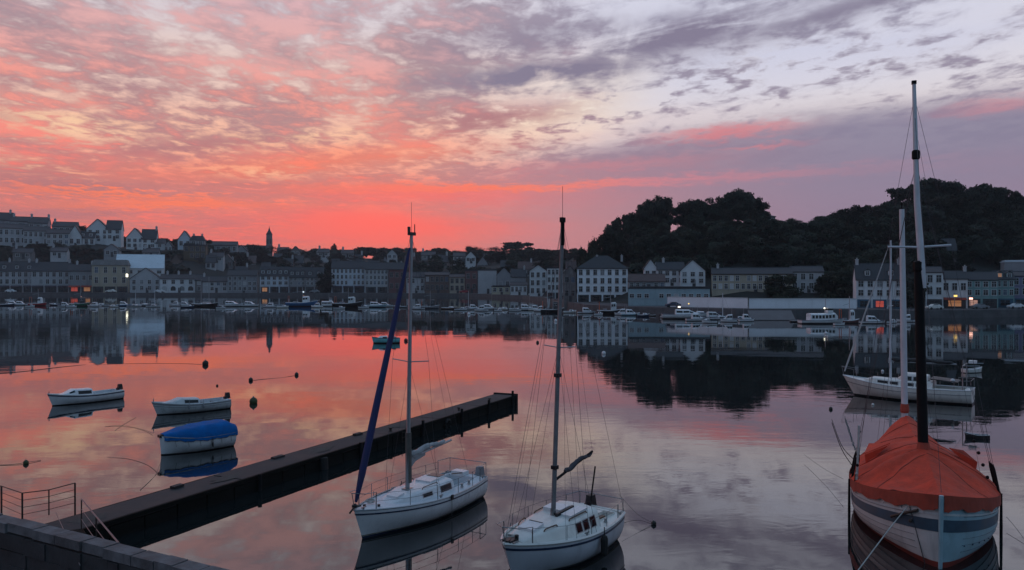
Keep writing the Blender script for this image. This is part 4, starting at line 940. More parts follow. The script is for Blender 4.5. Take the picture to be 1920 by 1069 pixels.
# ---- foreground sloop with the blue furled jib
def sloop_blue():
    bow, st = wat(666, 1016), wat(876, 930)
    root, L = place('sailing_yacht', 'white sloop with blue furled jib moored beside the dark jetty', bow, st, 'sailboat')
    L += 0.15; h = Hull(L, 2.65, 1.10, 0.86, 0.90, tr=.72, um=.58, pw=.82, rake=.60, d=.40, srake=-.25)
    h.skin(root, GEL); h.band(root, NAVY, .085, .125, 'hull_stripe'); h.zband(root, NAVY, -.02, .09, 'boot_top')
    h.rail(root, ALU, .028); h.deck(root, DECK, .04, (.70, .93, .62, .55))
    c = Cabin(h, [(.235, .25, .02), (.30, .50, .20), (.42, .74, .34), (.60, .84, .42), (.695, .84, .44)]); c.build(root, GEL)
    for sd in (1, -1): c.window(root, GLASSD, .575, .665, sd, .12, .36)
    c.window(root, GLASSD, .43, .50, 1, .14, .30); c.window(root, GLASSD, .43, .50, -1, .14, .30)
    c.hatch(root, GEL, .555, .69, .36, .07, 'sliding_hatch'); c.hatch(root, GLASSD, .645, .70, .30, .085, 'companionway')
    c.hatch(root, GEL, .29, .35, .25, .07, 'fore_hatch')
    for sd in (1, -1):
        q = MB().tube([c.at_(u, .62, sd) + Vector((0, 0, z)) for u, z in ((.45, .0), (.46, .07), (.57, .07), (.58, 0))], .018, 5); q.build('grab_rail', WOODB, root)
    um = .42; xm = h.xs(um); zc = h.sheer(um) + .30; top = 10.8
    tilt = Vector((.0, .0, 0))
    mast = spar(root, 'mast', (xm, 0, zc), (xm - .12, 0.10, top), .085, .060, ALU); mt = Vector((xm - .12, .10, top))
    MB().box((xm, 0, zc), (.34, .30, .07)).build('mast_step', STEEL, root)
    q = MB().box((mt.x - .02, mt.y, mt.z + .05), (.36, .12, .12)).tube([mt, mt + Vector((.0, 0, 1.25))], .008, 4).tube([mt + Vector((-.2, 0, .1)), mt + Vector((-.2, 0, .42))], .02, 5).box((mt.x + .15, mt.y, mt.z + .2), (.12, .05, .22)); q.build('masthead_gear', BLACKP, mast)
    zs = 6.0; q = MB()
    for sd in (1, -1): q.tube([(xm - .05, .05, zs), (xm - .18, sd * .86, zs + .06)], .022, 5)
    q.build('spreader', ALU, mast)
    # boom with loosely flaked mainsail
    be = Vector((h.xs(.80), .12, 2.60)); bs = Vector((xm - .08, 0.01, 2.32))
    spar(root, 'boom', bs, be, .05, .045, ALU); bundle(root, 'flaked_mainsail', bs + Vector((-.05, 0, .16)), be + Vector((.45, 0, .06)), .115, SAILG, 3)
    q = MB(); q.grid([[bs + Vector((-.06, 0, .4)), bs + Vector((-.06, .05, -.35))], [bs + Vector((-.32, .06, .18)), bs + Vector((-.4, .0, -.18))], [bs + Vector((-1.0, .02, .18)), bs + Vector((-1.0, .02, -.05))]]); 
    q.build('sail_fold', SAILG, root)
    MB().tube([bs + Vector((.04, 0, 1.0)), bs + Vector((.02, 0, -.9))], .12, 7).build('halyard_bundle', ROPE, root)
    bt = Vector((h.L / 2 - .04, 0, h.sb + .08)); jt = mt + Vector((.06, 0, -.35))
    pts = [bt.lerp(jt, t) for t in (.02, .05, .12, .3, .55, .8, .95, .985)]
    MB().tube(pts, [.05, .085, .13, .135, .115, .085, .06, .03], 9).build('furled_jib', JIBB, root, True)
    MB().lathe(bt + Vector((0, 0, .0)), [(.001, 0), (.10, .02), (.10, .10), (.04, .14), (.001, .14)], 8).build('furling_drum', BLACKP, root)
    wire(root, 'forestay', bt, mt + Vector((.05, 0, 0)), .010)
    wire(root, 'backstay', mt, h.pt(1, 0, 1) * .5 + h.pt(1, 0, -1) * .5, .009)
    for sd in (1, -1):
        cp = h.pt(um + .03, 0, sd); sp = Vector((xm - .18, sd * .86, zs + .06))
        wire(root, 'shroud', cp, sp, .009); wire(root, 'shroud', sp, mt + Vector((0, 0, -.15)), .009)
        wire(root, 'lower_shroud', h.pt(um + .07, 0, sd), (xm - .05, .05, zs - .1), .008)
    wire(root, 'topping_lift', be, mt, .006); wire(root, 'spinnaker_halyard', (xm + .35, .3, h.sheer(um) + .05), mt + Vector((.1, 0, -.1)), .007)
    pulpit(h, root); pushpit(h, root); stanchions(h, root, [.10, .28, .46, .64, .80, .90])
    MB().tube([(h.xs(.965), 0, h.sheer(1) + .12), (h.xs(.82), .05, h.sheer(1) + .28)], .022, 5).build('tiller', WOODB, root)
    MB().box((-h.L / 2 - .06, 0, .25), (.07, .5 * 0 + .06, 1.1)).build('rudder', GEL, root)
    MB().box((h.xs(.955), -.2, h.sheer(1) + .10), (.40, .62, .20)).build('locker', GEL, root)
    for u_, y_ in ((.10, -.14), (.15, .22)): MB().lathe((h.xs(u_), y_, h.sheer(u_) + .02), [(.001, .08), (.06, .07), (.05, 0)], 7).build('deck_cleat', BLACKP, root)
    q = MB().tube([h.pt(0, 0) + Vector((-.3, .05, .10)), h.pt(0, 0) + Vector((.02, .03, .12)), h.pt(0, 0) + Vector((.22, 0, -.05))], .035, 5); q.build('bow_anchor', RUST, root)
    p = h.pt(.56, 0, 1, .03); wire(root, 'fender_line', p + Vector((0, 0, .05)), p + Vector((0, .0, -.75)), .012, ROPE)
    MB().box(tuple(p + Vector((0, .02, -.02))), (.12, .05, .16)).build('fairlead', BLACKP, root)
    outboard(root, -h.L / 2 - .05, .45, h.sheer(1) - .05, GREYP)
    return root, h
SLOOP, SLH = sloop_blue(); fittings(SLOOP, SLH, (.74, .82), .17, 1)

# ---- foreground motor sailer
def motor_sailer():
    stp = at(1128, 950, 28.4); b0 = at(946, 1026, 24.0)
    bow = Vector((b0.x, b0.y, 0)); st = Vector((stp.x, stp.y, 0))
    root, L = place('motor_sailer', 'white motor sailer with cabin windows and roof hatches at bottom centre', bow, st, 'sailboat')
    h = Hull(L, 2.65, 1.12, 0.92, 0.96, tr=.70, um=.55, pw=.72, rake=.55, d=.45)
    h.skin(root, mat('grey_white_gelcoat', (0.50, 0.53, 0.58), .35, .08, 1.0, stain=.3)); h.band(root, NAVY, .06, .11, 'hull_stripe'); h.zband(root, NAVY, -.02, .10, 'boot_top')
    h.rail(root, GEL2, .05, 'bulwark_rail', .03); h.deck(root, GEL2, .02, (.72, .95, .70, .55))
    c = Cabin(h, [(.10, .30, .10), (.17, .52, .27), (.30, .80, .42), (.42, .92, .50), (.71, .98, .62)], lean=.16); c.build(root, GEL2)
    for sd in (1, -1):
        for a, b_ in ((.475, .525), (.545, .595), (.615, .665)): c.window(root, GLASSD, a, b_, sd, .10, .34)
    c.hatch(root, GEL, .19, .29, .30, .09, 'fore_hatch'); c.hatch(root, GLASSD, .285, .292, .26, .10, 'hatch_shadow_strip')  # dark strip at the hatch's aft edge: the gap's shadow put into colour
    c.hatch(root, GEL, .50, .60, .34, .12, 'roof_hatch', -.22); c.hatch(root, BLACKP, .44, .62, .045, .10, 'hatch_slide', .18)
    c.hatch(root, GEL, .47, .64, .20, .07, 'roof_panel', .46)
    for sd in (1, -1):
        for a, b_ in ((.24, .34), (.44, .62)):
            q = MB().tube([c.at_(u, .56, sd) + Vector((0, 0, z)) for u, z in ((a, 0), (a + .01, .06), ((a + b_) / 2, .065), (b_ - .01, .06), (b_, 0))], .022, 5); q.build('grab_rail', WOODB, root)
    um = .46; xm = h.xs(um); zc = h.sheer(um) + .46; top = 11.0
    mt = Vector((xm + .02, .38, top))
    mast = spar(root, 'mast', (xm, 0, zc), mt, .080, .060, mat('weathered_alloy', (.22, .22, .23), .5, .2, 3.0, metal=.4)); MB().lathe((xm, 0, zc - .05), [(.18, 0), (.17, .06), (.10, .10), (.09, .3)], 8).build('mast_step', STEEL, root)
    q = MB().box((mt.x, mt.y, mt.z + .02), (.20, .10, .16)).tube([mt + Vector((0, 0, -.8)), mt], [.062, .066], 7).tube([mt, mt + Vector((0, 0, 1.1))], .008, 4); q.build('masthead_gear', WOODD, mast)
    zs = 6.9; k = (zs - zc) / (top - zc); sp0 = Vector((xm, 0, zc)).lerp(mt, k); q = MB()
    for sd in (1, -1): q.tube([sp0, sp0 + Vector((-.05, sd * .62, .05))], .02, 5)
    q.build('spreader', ALU, mast)
    for z_ in (3.0, 6.0):
        p_ = Vector((xm, 0, zc)).lerp(mt, (z_ - zc) / (top - zc)); MB().box(tuple(p_), (.20, .18, .12)).build('mast_bracket', BLACKP, mast)
    be = Vector((h.xs(.86), .1, 3.15)); bs = Vector((xm - .02, .03, 2.55))
    spar(root, 'boom', bs, be, .045, .04, WOODD); bundle(root, 'furled_mainsail', bs.lerp(be, .25) + Vector((0, 0, .07)), be, .08, mat('dark_sail_cover', (.05, .05, .06), .8, .2), 8, taper=True)
    wire(root, 'forestay', h.pt(0, 0), mt, .010); wire(root, 'backstay', h.pt(1, 0, 1), mt, .008); wire(root, 'backstay', h.pt(1, 0, -1), mt, .008)
    wire(root, 'topping_lift', be, mt, .006)
    for sd in (1, -1):
        e = sp0 + Vector((-.05, sd * .62, .05)); wire(root, 'shroud', h.pt(um + .02, 0, sd), e, .009); wire(root, 'shroud', e, mt, .009)
        wire(root, 'lower_shroud', h.pt(um - .08, 0, sd), sp0, .008); wire(root, 'lower_shroud', h.pt(um + .10, 0, sd), sp0, .008)
        wire(root, 'inner_halyard', h.pt(um - .16, 0, sd), mt + Vector((0, 0, -.4)), .006)
    pulpit(h, root, .12, .55); pushpit(h, root, .88, .5); stanchions(h, root, [.12, .32, .52, .70, .88], .5, (.5,))
    q = MB().box((h.xs(.052), 0, h.sheer(.05) + .09), (.42, .30, .10)).lathe((h.xs(.085), .10, h.sheer(.08) + .05), [(.001, .22), (.07, .2), (.06, 0)], 7).tube([(h.xs(.02), .1, h.sheer(0) + .1), (h.xs(.09), -.12, h.sheer(.1) + .14)], .035, 5); q.build('anchor_windlass', BLACKP, root)
    MB().box((h.xs(.925), -.15, h.sheer(.9) - .10), (.35, .8, .32)).build('locker', GEL2, root); MB().box((h.xs(.82), .45, h.sheer(.8) - .02), (.75, .16, .10)).build('bench', WOODB, root)
    q = MB().box((h.xs(.80), -.30, h.sheer(.8) - .2), (.3, .3, .25)); q.build('yellow_crate', YELP, root)
    q = MB().box((h.xs(.865), .05, h.sheer(.8) + .02), (.2, .25, .22)); q.build('red_fuel_can', REDP, root)
    MB().tube([(h.xs(.97), -.35, h.sheer(1) + .25), (h.xs(1.02) - .35, -.55, h.sheer(1) + 1.35)], .03, 5).build('boat_hook', WOODD, root)
    outboard(root, -h.L / 2, -.55, h.sheer(1))
    fender(root, h.pt(.60, 0, 1, .14) + Vector((0, 0, -.05)), RUBB, .7, .12)
    return root, h
MSAIL, MSH = motor_sailer(); fittings(MSAIL, MSH, (.78,), .10, 2)

# ---- big wooden boat under the orange-red cover
def covered_boat():
    ax = Vector((.364, .931, 0)).normalized(); stem = Vector((13.42, 25.0, 0)); L = 13.0
    bow = stem; st = stem + ax * L
    root, _ = place('covered_ketch', 'white and blue wooden two-masted boat under a large orange-red cover', bow, st, 'sailboat')
    h = Hull(L, 4.85, 2.25, 1.30, 1.55, tr=.25, um=.44, pw=.64, rake=.25, d=.60, flare=4.0, full=6.0)
    h.skin(root, mat('worn_white_planking', (0.60, 0.60, 0.59), .5, .10, 1.2, .01, stain=.35), 34, 14)
    # the shore-side bow is painted pale blue: its own skin a few millimetres proud
    q = MB(); us = [u * 1.0 for u in h.us(34)]
    q.grid([[h.pt(u, lerp(.05, .86, j / 12), 1, .006) for j in range(13)] for u in us]); q.build('pale_blue_side', TEAL, root, True)
    h.band(root, BLUEB, .24, .38, 'blue_band', .016, N=34)
    h.band(root, OLDW, .165, .19, 'rubbing_strake', .025, N=34)
    h.zband(root, ANTI, -.10, .19, 'antifouling', .014, 34)
    for f in (.20, .46, .54, .62):
        for sd in (1, -1):
            MB().tube([h.pt(u / 24, f, sd, .012) for u in range(1, 25)], .010, 3, False).build('plank_seam', GREYP if sd < 0 else BLUEB, root)
    a = h.pt(0, 0); b_ = h.pt(0, .82)
    MB().tube([a + Vector((.05, 0, .10)), a + Vector((.05, 0, 0)), h.pt(0, .25) + Vector((.04, 0, 0)), h.pt(0, .5) + Vector((.04, 0, 0)), b_ + Vector((.03, 0, 0))], [.07, .075, .07, .065, .06], 6).build('stem_post', TEAL, root)
    h.deck(root, WOODB, .12)
    # cover: a tent over a ridge rope, hem lashed outside the rail
    ridge = [(0.0, 2.34), (.05, 2.40), (.18, 2.60), (.33, 2.95), (.40, 2.98), (.55, 2.80), (.70, 2.82), (.84, 2.92), (.905, 3.06), (.94, 2.8), (1.0, 2.0)]
    N = 110; M = 24; rows = []
    def cov(u, t, sd, lift=0.0):
        zr = interp(ridge, u); e = h.pt(max(u, .0004), -0.03, sd, .065)
        y = e.y * (1 - t); sh_ = min(1, max(0, (u - .10) / .25))
        z = lerp(e.z, zr, lerp(t, .28 * t + .72 * math.sin(t * math.pi / 2) ** .8, sh_))
        k = min(1, u / .06) * math.sin(math.pi * min(1, t * .85 + .12)) ** .6
        ang = math.atan2(abs(y) + .05, e.x - h.xs(.34))                 # creases fan out from the mast
        z += (abs(math.sin(ang * 4.2 + sd * .4)) - .55) * .15 * k + mnoise.noise((e.x * 1.3, y * 1.3, sd * 3.0)) * .08 * k + (abs(mnoise.noise((e.x * 3.1 + y, y * 1.1, 7.0))) - .2) * .06 * k
        z -= .10 * math.sin(math.pi * t) * (1 - abs(2 * ((u * 3.2) % 1) - 1)) * k   # sag between the ridge supports
        return Vector((e.x, y, z + lift))
    for i in range(N + 1):
        u = (i / N) ** 1.5
        rows.append([cov(u, j / M, 1) for j in range(M + 1)] + [cov(u, j / M, -1) for j in range(M, -1, -1)][1:])
    q = MB(); q.grid(rows); q.build('cover', TARPO, root, True)
    for ua, ub in ((.16, .30), (.34, .345), (.52, .40), (.68, .60), (.84, .80)):
        for sd in (1, -1): MB().tube([cov(lerp(ua, ub, t / 14), t / 14, sd, .012) for t in range(15)], .016, 4).build('cover_seam', TARPD, root)
    MBh = MB()
    for sd in (1, -1):
        MBh.grid([[h.pt(max(.0004, (i / 40) ** 1.5), -0.045, sd, .080), h.pt(max(.0004, (i / 40) ** 1.5), 0.125 + .02 * math.sin(i * 1.1 + sd) + .012 * math.sin(i * 2.7), sd, .080 + .012 * math.sin(i * 1.7))] for i in range(41)])
    MBh.build('cover_hem', TARPD, root)
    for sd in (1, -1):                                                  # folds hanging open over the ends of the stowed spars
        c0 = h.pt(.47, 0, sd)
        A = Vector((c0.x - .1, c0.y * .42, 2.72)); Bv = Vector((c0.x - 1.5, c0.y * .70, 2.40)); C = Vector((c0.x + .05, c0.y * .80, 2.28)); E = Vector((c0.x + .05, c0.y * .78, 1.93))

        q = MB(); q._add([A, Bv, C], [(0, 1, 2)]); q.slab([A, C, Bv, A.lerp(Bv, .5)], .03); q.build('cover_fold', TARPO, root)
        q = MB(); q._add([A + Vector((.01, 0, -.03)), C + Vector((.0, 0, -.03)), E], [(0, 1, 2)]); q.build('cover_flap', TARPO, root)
    for u in (.12, .2, .28, .36, .44, .52):                              # lashings under the hem
        for sd in (1, -1): wire(root, 'lashing', h.pt(u, .08, sd, .06), h.pt(u + .02, .16, sd, .03), .010, LROPE)
    xm = h.xs(.346); m0 = Vector((xm, 0, 1.2)); mt = Vector((xm, -.36, 16.3))
    P = lambda z: m0.lerp(mt, (z - 1.2) / (16.3 - 1.2))
    MB().tube([m0, P(5), P(9.5)], [.18, .175, .155], 10).build('lower_mast', WOODD, root, True)
    MB().tube([P(8.8) + Vector((.05, .16, 0)), P(9.6) + Vector((.04, .10, 0)), P(12), mt], [.07, .125, .105, .065], 10).build('topmast', MASTW, root, True)
    MB().lathe(P(13.5), [(.10, 0), (.14, .05), (.14, .3), (.10, .35)], 8).build('mast_band', WOODD, root); MB().lathe(P(9.4), [(.15, 0), (.19, .05), (.19, .35), (.13, .4)], 8).build('mast_cap', WOODD, root); MB().box(tuple(mt + Vector((0, 0, .03))), (.16, .16, .12)).build('mast_truck', WOODD, root)
    sp = P(10.3); q = MB()
    e1 = sp + Vector((-.1, 1.08, .06)); e2 = sp + Vector((.15, -1.02, .02)); q.tube([e1, sp, e2], .045, 6); q.build('crosstree', MASTW, root)
    xz = h.xs(.905); z0 = Vector((xz, -.02, 1.6)); zt = Vector((xz, -.17, 12.3))
    MB().tube([z0, z0.lerp(zt, .5), zt], [.135, .135, .105], 10).build('mizzen_mast', MASTW, root, True)
    MB().lathe(zt, [(.08, 0), (.06, .06), (.03, .1), (.02, .3)], 7).build('mizzen_truck', WOODD, root)
    MB().lathe(z0.lerp(zt, .145), [(.17, 0), (.19, .1), (.16, .4)], 8).build('cover_collar', TARPD, root)
    MB().lathe(P(2.78), [(.26, 0), (.24, .12), (.19, .4)], 9).build('mast_collar', TARPD, root)
    for sd in (1, -1):
        for k, u in enumerate((.33, .385, .43)):
            cp = h.pt(u, 0, sd, .04); hd = P(13.4) if k else P(15.7)
            d = (hd - cp).normalized()
            wire(root, 'shroud', cp + d * 1.1, hd if k else e1 if sd > 0 else e2, .010)
            MB().tube([cp, cp + d * .25, cp + d * .9, cp + d * 1.1], [.028, .045, .045, .02], 6).build('deadeye_lanyard', WOODD, root)
        wire(root, 'shroud', e1 if sd > 0 else e2, P(15.8), .009)
        for u in (.90, .95): wire(root, 'mizzen_shroud', h.pt(u, 0, sd), z0.lerp(zt, .92), .008)
    wire(root, 'forestay', a + Vector((.05, 0, .2)), P(15.2), .010); wire(root, 'triatic_stay', P(13.2), zt, .007)
    wire(root, 'halyard', h.pt(.5, 0, 1) + Vector((0, -.3, .4)), P(14.8), .007)
    p = h.pt(.30, 0, -1, .05)                                            # blocks and pale rope coil on the near rail
    for i in range(6):
        c_ = p + Vector((-.25 - .28 * i * .3, .02 * i, .35 + .30 * i)); MB().ball(c_, .06, 7, 5).build('block', WOODD if i % 2 else LROPE, root)
    q = MB().tube([p + Vector((-.3, 0, .1)), p + Vector((-.42, .05, 1.0)), p + Vector((-.52, .08, 2.1))], .045, 6); q.build('rope_hank', LROPE, root)
    p = h.pt(.34, 0, 1, .05)
    for i in range(4): MB().ball(p + Vector((-.2 - .25 * i, -.35 - .1 * i, .55 + .38 * i)), .065, 7, 5).build('block', WOODD, root)
    q = MB().lathe(h.pt(.30, .0, -1, .0) + Vector((0, .1, -.02)), [(.001, .25), (.08, .22), (.06, 0)], 7); q.build('mooring_bitt', STEEL, root)
    q = MB().tube([h.pt(.03, .16, -1, .05), h.pt(.06, .22, -1, .12), h.pt(.10, .30, -1, .10)], .05, 6).ball(h.pt(.045, .30, -1, .08), .06); q.build('anchor', RUST, root)
    wire(root, 'anchor_chain', h.pt(.05, .12, -1, .04), h.pt(.02, .98, -1, .25), .014, WIRE); wire(root, 'anchor_chain', h.pt(.075, .12, -1, .04), h.pt(.06, .98, -1, .25), .012, WIRE)
    for u, sd in ((.40, -1), (.36, 1)):                                  # legs that hold the boat upright when the harbour dries
        p = h.pt(u, 0.06, sd, .10); MB().tube([p + Vector((0, 0, .15)), p + Vector((0, 0, -1.0)), p + Vector((0, 0, -2.2))], [.04, .052, .048], 7).build('drying_leg', WOODD, root)
    for k in range(5): MB().ball(h.pt(.05 + .035 * k, .55, 1, .012), .03, 6, 4).build('bolt_head', BLUEB, root)
    return root, h
KETCH, KTH = covered_boat()

# ---- small boats on the left
def small_cabin_boat(label, bow, st, B, tint, cab, kind):
    root, L = place('moored_motorboat', label, bow, st, 'motorboat', 'small boats moored on the left')
    L += .35; h = Hull(L, B, .92, .62, .66, tr=.78, um=.6, pw=.75, rake=.45, d=.25, srake=-.12)
    h.skin(root, tint, 20, 8); h.band(root, NAVY if kind == 0 else GREYP, .05, .13, 'hull_stripe', N=20); h.zband(root, BLACKP, -.02, .07, 'boot_top', N=20)
    h.rail(root, GEL2 if kind == 0 else OLDW, .03); h.deck(root, DECK, .06, (.58, .95, B * .36, .42))
    c = Cabin(h, cab, lean=.2); c.build(root, GEL if kind == 0 else OLDW)
    u0, u1 = cab[1][0] + .05, cab[-1][0] - .02
    for sd in (1, -1): c.window(root, GLASSD, lerp(u0, u1, .30), u1, sd, .12, .36)
    if kind == 0: c.window(root, GLASSD, u0 - .03, u0 + .03, 1, .3, .55, 'windscreen'); c.window(root, GLASSD, u0 - .03, u0 + .03, -1, .3, .55, 'windscreen')
    outboard(root, -h.L / 2 + .1, 0, h.sheer(1) + .05)
    for u in (.70, .84): MB().box((h.xs(u), 0, h.sheer(u) - .16), (.24, B * .66, .04)).build('thwart', WOODB if kind else GEL2, root)
    MB().tube([h.pt(0, 0) + Vector((-.12, 0, 0)), h.pt(0, 0) + Vector((-.12, 0, .16))], .03, 6).build('bow_cleat', STEEL, root)
    if kind == 1:
        h.band(root, GREYP, .22, .25, 'hull_line', N=20); MB().tube([h.pt(.02, 0) + Vector((0, 0, 0)), h.pt(.02, 0) + Vector((.02, 0, .32))], .014, 5).build('bow_staff', STEEL, root)
        for u in (.42, .6): fender(root, h.pt(u, 0, 1, .09), GREYP, .34, .06)
    return root
small_cabin_boat('white motorboat with small cabin, farthest left of the three small boats', wat(93, 762), wat(219, 747), 1.9, GEL, [(.16, .30, .04), (.24, .52, .18), (.34, .66, .44), (.56, .70, .44)], 0)
small_cabin_boat('grey-white cabin boat moored right behind the blue-covered boat', wat(289, 779), wat(420, 765), 2.0, OLDW, [(.14, .32, .04), (.26, .60, .20), (.36, .70, .40), (.58, .74, .36)], 1)
def tarp_boat():
    root, L = place('covered_dinghy', 'white boat under a bright blue tarpaulin beside the jetty', wat(300, 854), wat(429, 834), 'boat', 'small boats moored on the left')
    L += .1; h = Hull(L, 1.95, 1.02, .78, .80, tr=.80, um=.56, pw=.55, rake=.12, d=.25)
    h.skin(root, GEL, 20, 8); h.rail(root, GREYP, .03); h.zband(root, BLACKP, -.02, .06, 'boot_top', N=20); h.deck(root, DECK, .1)
    ridge = [(0, 1.02), (.10, 1.10), (.3, 1.26), (.6, 1.36), (.9, 1.38), (1.0, 1.16)]
    rows = []
    for i in range(31):
        u = .04 + .96 * i / 30; row = []; zr = interp(ridge, u)
        for sd in (1, -1):
            part = []
            for j in range(9):
                t = j / 8; e = h.pt(min(1, u), 0.14 + .025 * math.sin(i * .83 + sd) + .018 * math.sin(i * 2.1), sd, .035)
                y = e.y * math.cos(t * math.pi / 2) ** .8; zz = lerp(e.z, zr + .02, math.sin(min(1, t * 1.35) * math.pi / 2) ** .9) + .045 * mnoise.noise((e.x * 2.2, y * 2.2, sd)) * math.sin(math.pi * min(1, t + .1)) + .03 * abs(math.sin(u * 16)) * t
                part.append(Vector((e.x - (.06 if i == 30 else 0), y, zz)))
            row += part if sd == 1 else part[::-1][1:]
        rows.append(row)
    q = MB(); q.grid(rows); q.poly(rows[-1]); q.build('tarpaulin', TARPB, root, True)
    q = MB()
    for sd in (1, -1): q.tube([h.pt(.04 + .96 * i / 30, 0.14 + .025 * math.sin(i * .83 + sd) + .018 * math.sin(i * 2.1), sd, .04) for i in range(31)], .018, 4)
    q.build('hem_rope', NAVY, root)
    for u in (.15, .3, .45, .6, .75, .9):
        for sd in (1, -1): wire(root, 'lashing', h.pt(u, .15, sd, .04), h.pt(u + .02, .42, sd, .012), .008, ROPE)
    MB().box((h.xs(.03), 0, 1.0), (.3, .3, .14)).build('bow_cap', BLACKP, root)
    fender(root, h.pt(.62, 0.25, 1, .07), BLACKP, .3, .05)
tarp_boat()
def skiff():
    root, L = place('moored_skiff', 'small turquoise boat with cuddy moored alone in mid-harbour', wat(697, 644), wat(749, 643), 'motorboat')
    h = Hull(L, 1.8, .95, .72, .75, tr=.8, um=.6, pw=.7, rake=.3, d=.25); h.skin(root, TURQ, 16, 6); h.zband(root, BLACKP, -.02, .16, 'boot_top', N=16); h.rail(root, NAVY, .04); h.deck(root, DECK, .06)
    c = Cabin(h, [(.2, .3, .05), (.32, .6, .35), (.55, .65, .4)], lean=.2); c.build(root, GEL)
    for sd in (1, -1): c.window(root, GLASSD, .38, .53, sd)
    MB().box((h.xs(.8), 0, .85), (.5, 1.0, .25)).build('engine_box', GREYP, root)
skiff()
# ---- white yacht on the right, behind the covered boat
def right_yacht():
    root, L = place('cruising_yacht', 'long white cruising yacht with wheelhouse behind the orange-covered boat', wat(1592, 740), wat(1812, 757), 'sailboat')
    L += .9; h = Hull(L, 3.2, 1.55, 1.05, 1.10, tr=.7, um=.56, pw=.75, rake=1.1, d=.4)
    h.skin(root, GEL2, 26, 9); h.zband(root, BLACKP, -.03, .14, 'boot_top'); h.band(root, GREYP, .22, .25, 'hull_line'); h.rail(root, GEL, .04); h.deck(root, GEL2, .05, (.72, .95, .9, .5))
    c = Cabin(h, [(.17, .4, .05), (.25, .75, .38), (.48, 1.05, .50), (.72, 1.1, .50)]); c.build(root, GEL2)
    for sd in (1, -1):
        for a, b_ in ((.30, .38), (.40, .46), (.53, .58), (.60, .67)): c.window(root, GLASSD, a, b_, sd, .12, .32)
    k = Cabin(h, [(.44, .55, .50), (.50, .85, .98), (.62, .9, 1.0), (.68, .8, .9)], lean=.25); k.build(root, GEL2, 'wheelhouse')
    for sd in (1, -1): k.window(root, GLASSD, .495, .56, sd, .20, .38, 'wheelhouse_window'); k.window(root, GLASSD, .575, .64, sd, .20, .38, 'wheelhouse_window')
    xm = h.xs(.385); mt = Vector((xm, 0, 12.3)); spar(root, 'mast', (xm, 0, 1.5), mt, .09, .07, MASTW)
    q = MB(); q.tube([(xm, 1.0, 7.2), (xm, 0, 7.15), (xm, -1.0, 7.2)], .03, 5); q.build('spreader', MASTW, root)
    bt = h.pt(0, 0) + Vector((-.05, 0, .1)); MB().tube([bt.lerp(mt, t) for t in (.02, .1, .5, .95)], [.05, .075, .06, .03], 6).build('furled_jib', mat('white_sail', (.5, .5, .5), .8, .1), root)
    wire(root, 'backstay', mt, h.pt(1, 0, 1), .012)
    for sd in (1, -1): wire(root, 'shroud', h.pt(.46, 0, sd), (xm, sd * 1.0, 7.2), .012); wire(root, 'shroud', (xm, sd * 1.0, 7.2), mt, .012)
    bundle(root, 'covered_mainsail', (xm - .1, 0, 3.05), (h.xs(.86), 0, 3.0), .2, BLACKP, 11, taper=True); spar(root, 'boom', (xm - .05, 0, 2.88), (h.xs(.88), 0, 2.88), .06, .06, ALU)
    pulpit(h, root, .10, .7); pushpit(h, root, .88, .7); stanchions(h, root, [.10, .26, .42, .58, .74, .88], .6, (.6,))
    q = MB().tube([(h.xs(.94), 1.2, 1.1), (h.xs(.94), 1.2, 2.9), (h.xs(1.06), 1.2, 2.95)], .04, 5).tube([(h.xs(.94), -1.2, 1.1), (h.xs(.94), -1.2, 2.9), (h.xs(1.06), -1.2, 2.95)], .04, 5).tube([(h.xs(.94), -1.2, 2.9), (h.xs(.94), 1.2, 2.9)], .04, 5); q.build('stern_gantry', STEEL, root)
    MB().box((h.xs(1.0), .2, 3.15), (.5, .7, .2)).build('radar_dome', GEL, root); MB().slab([(h.xs(.70), -1, 1.75), (h.xs(.9), -1, 1.6), (h.xs(.9), 1, 1.6), (h.xs(.70), 1, 1.75)], .05).build('cockpit_cover', BLACKP, root)
    MB().ball((h.xs(.86), .5, 1.7), .16, 8, 6).build('lifebuoy_light', GEL, root)
right_yacht()

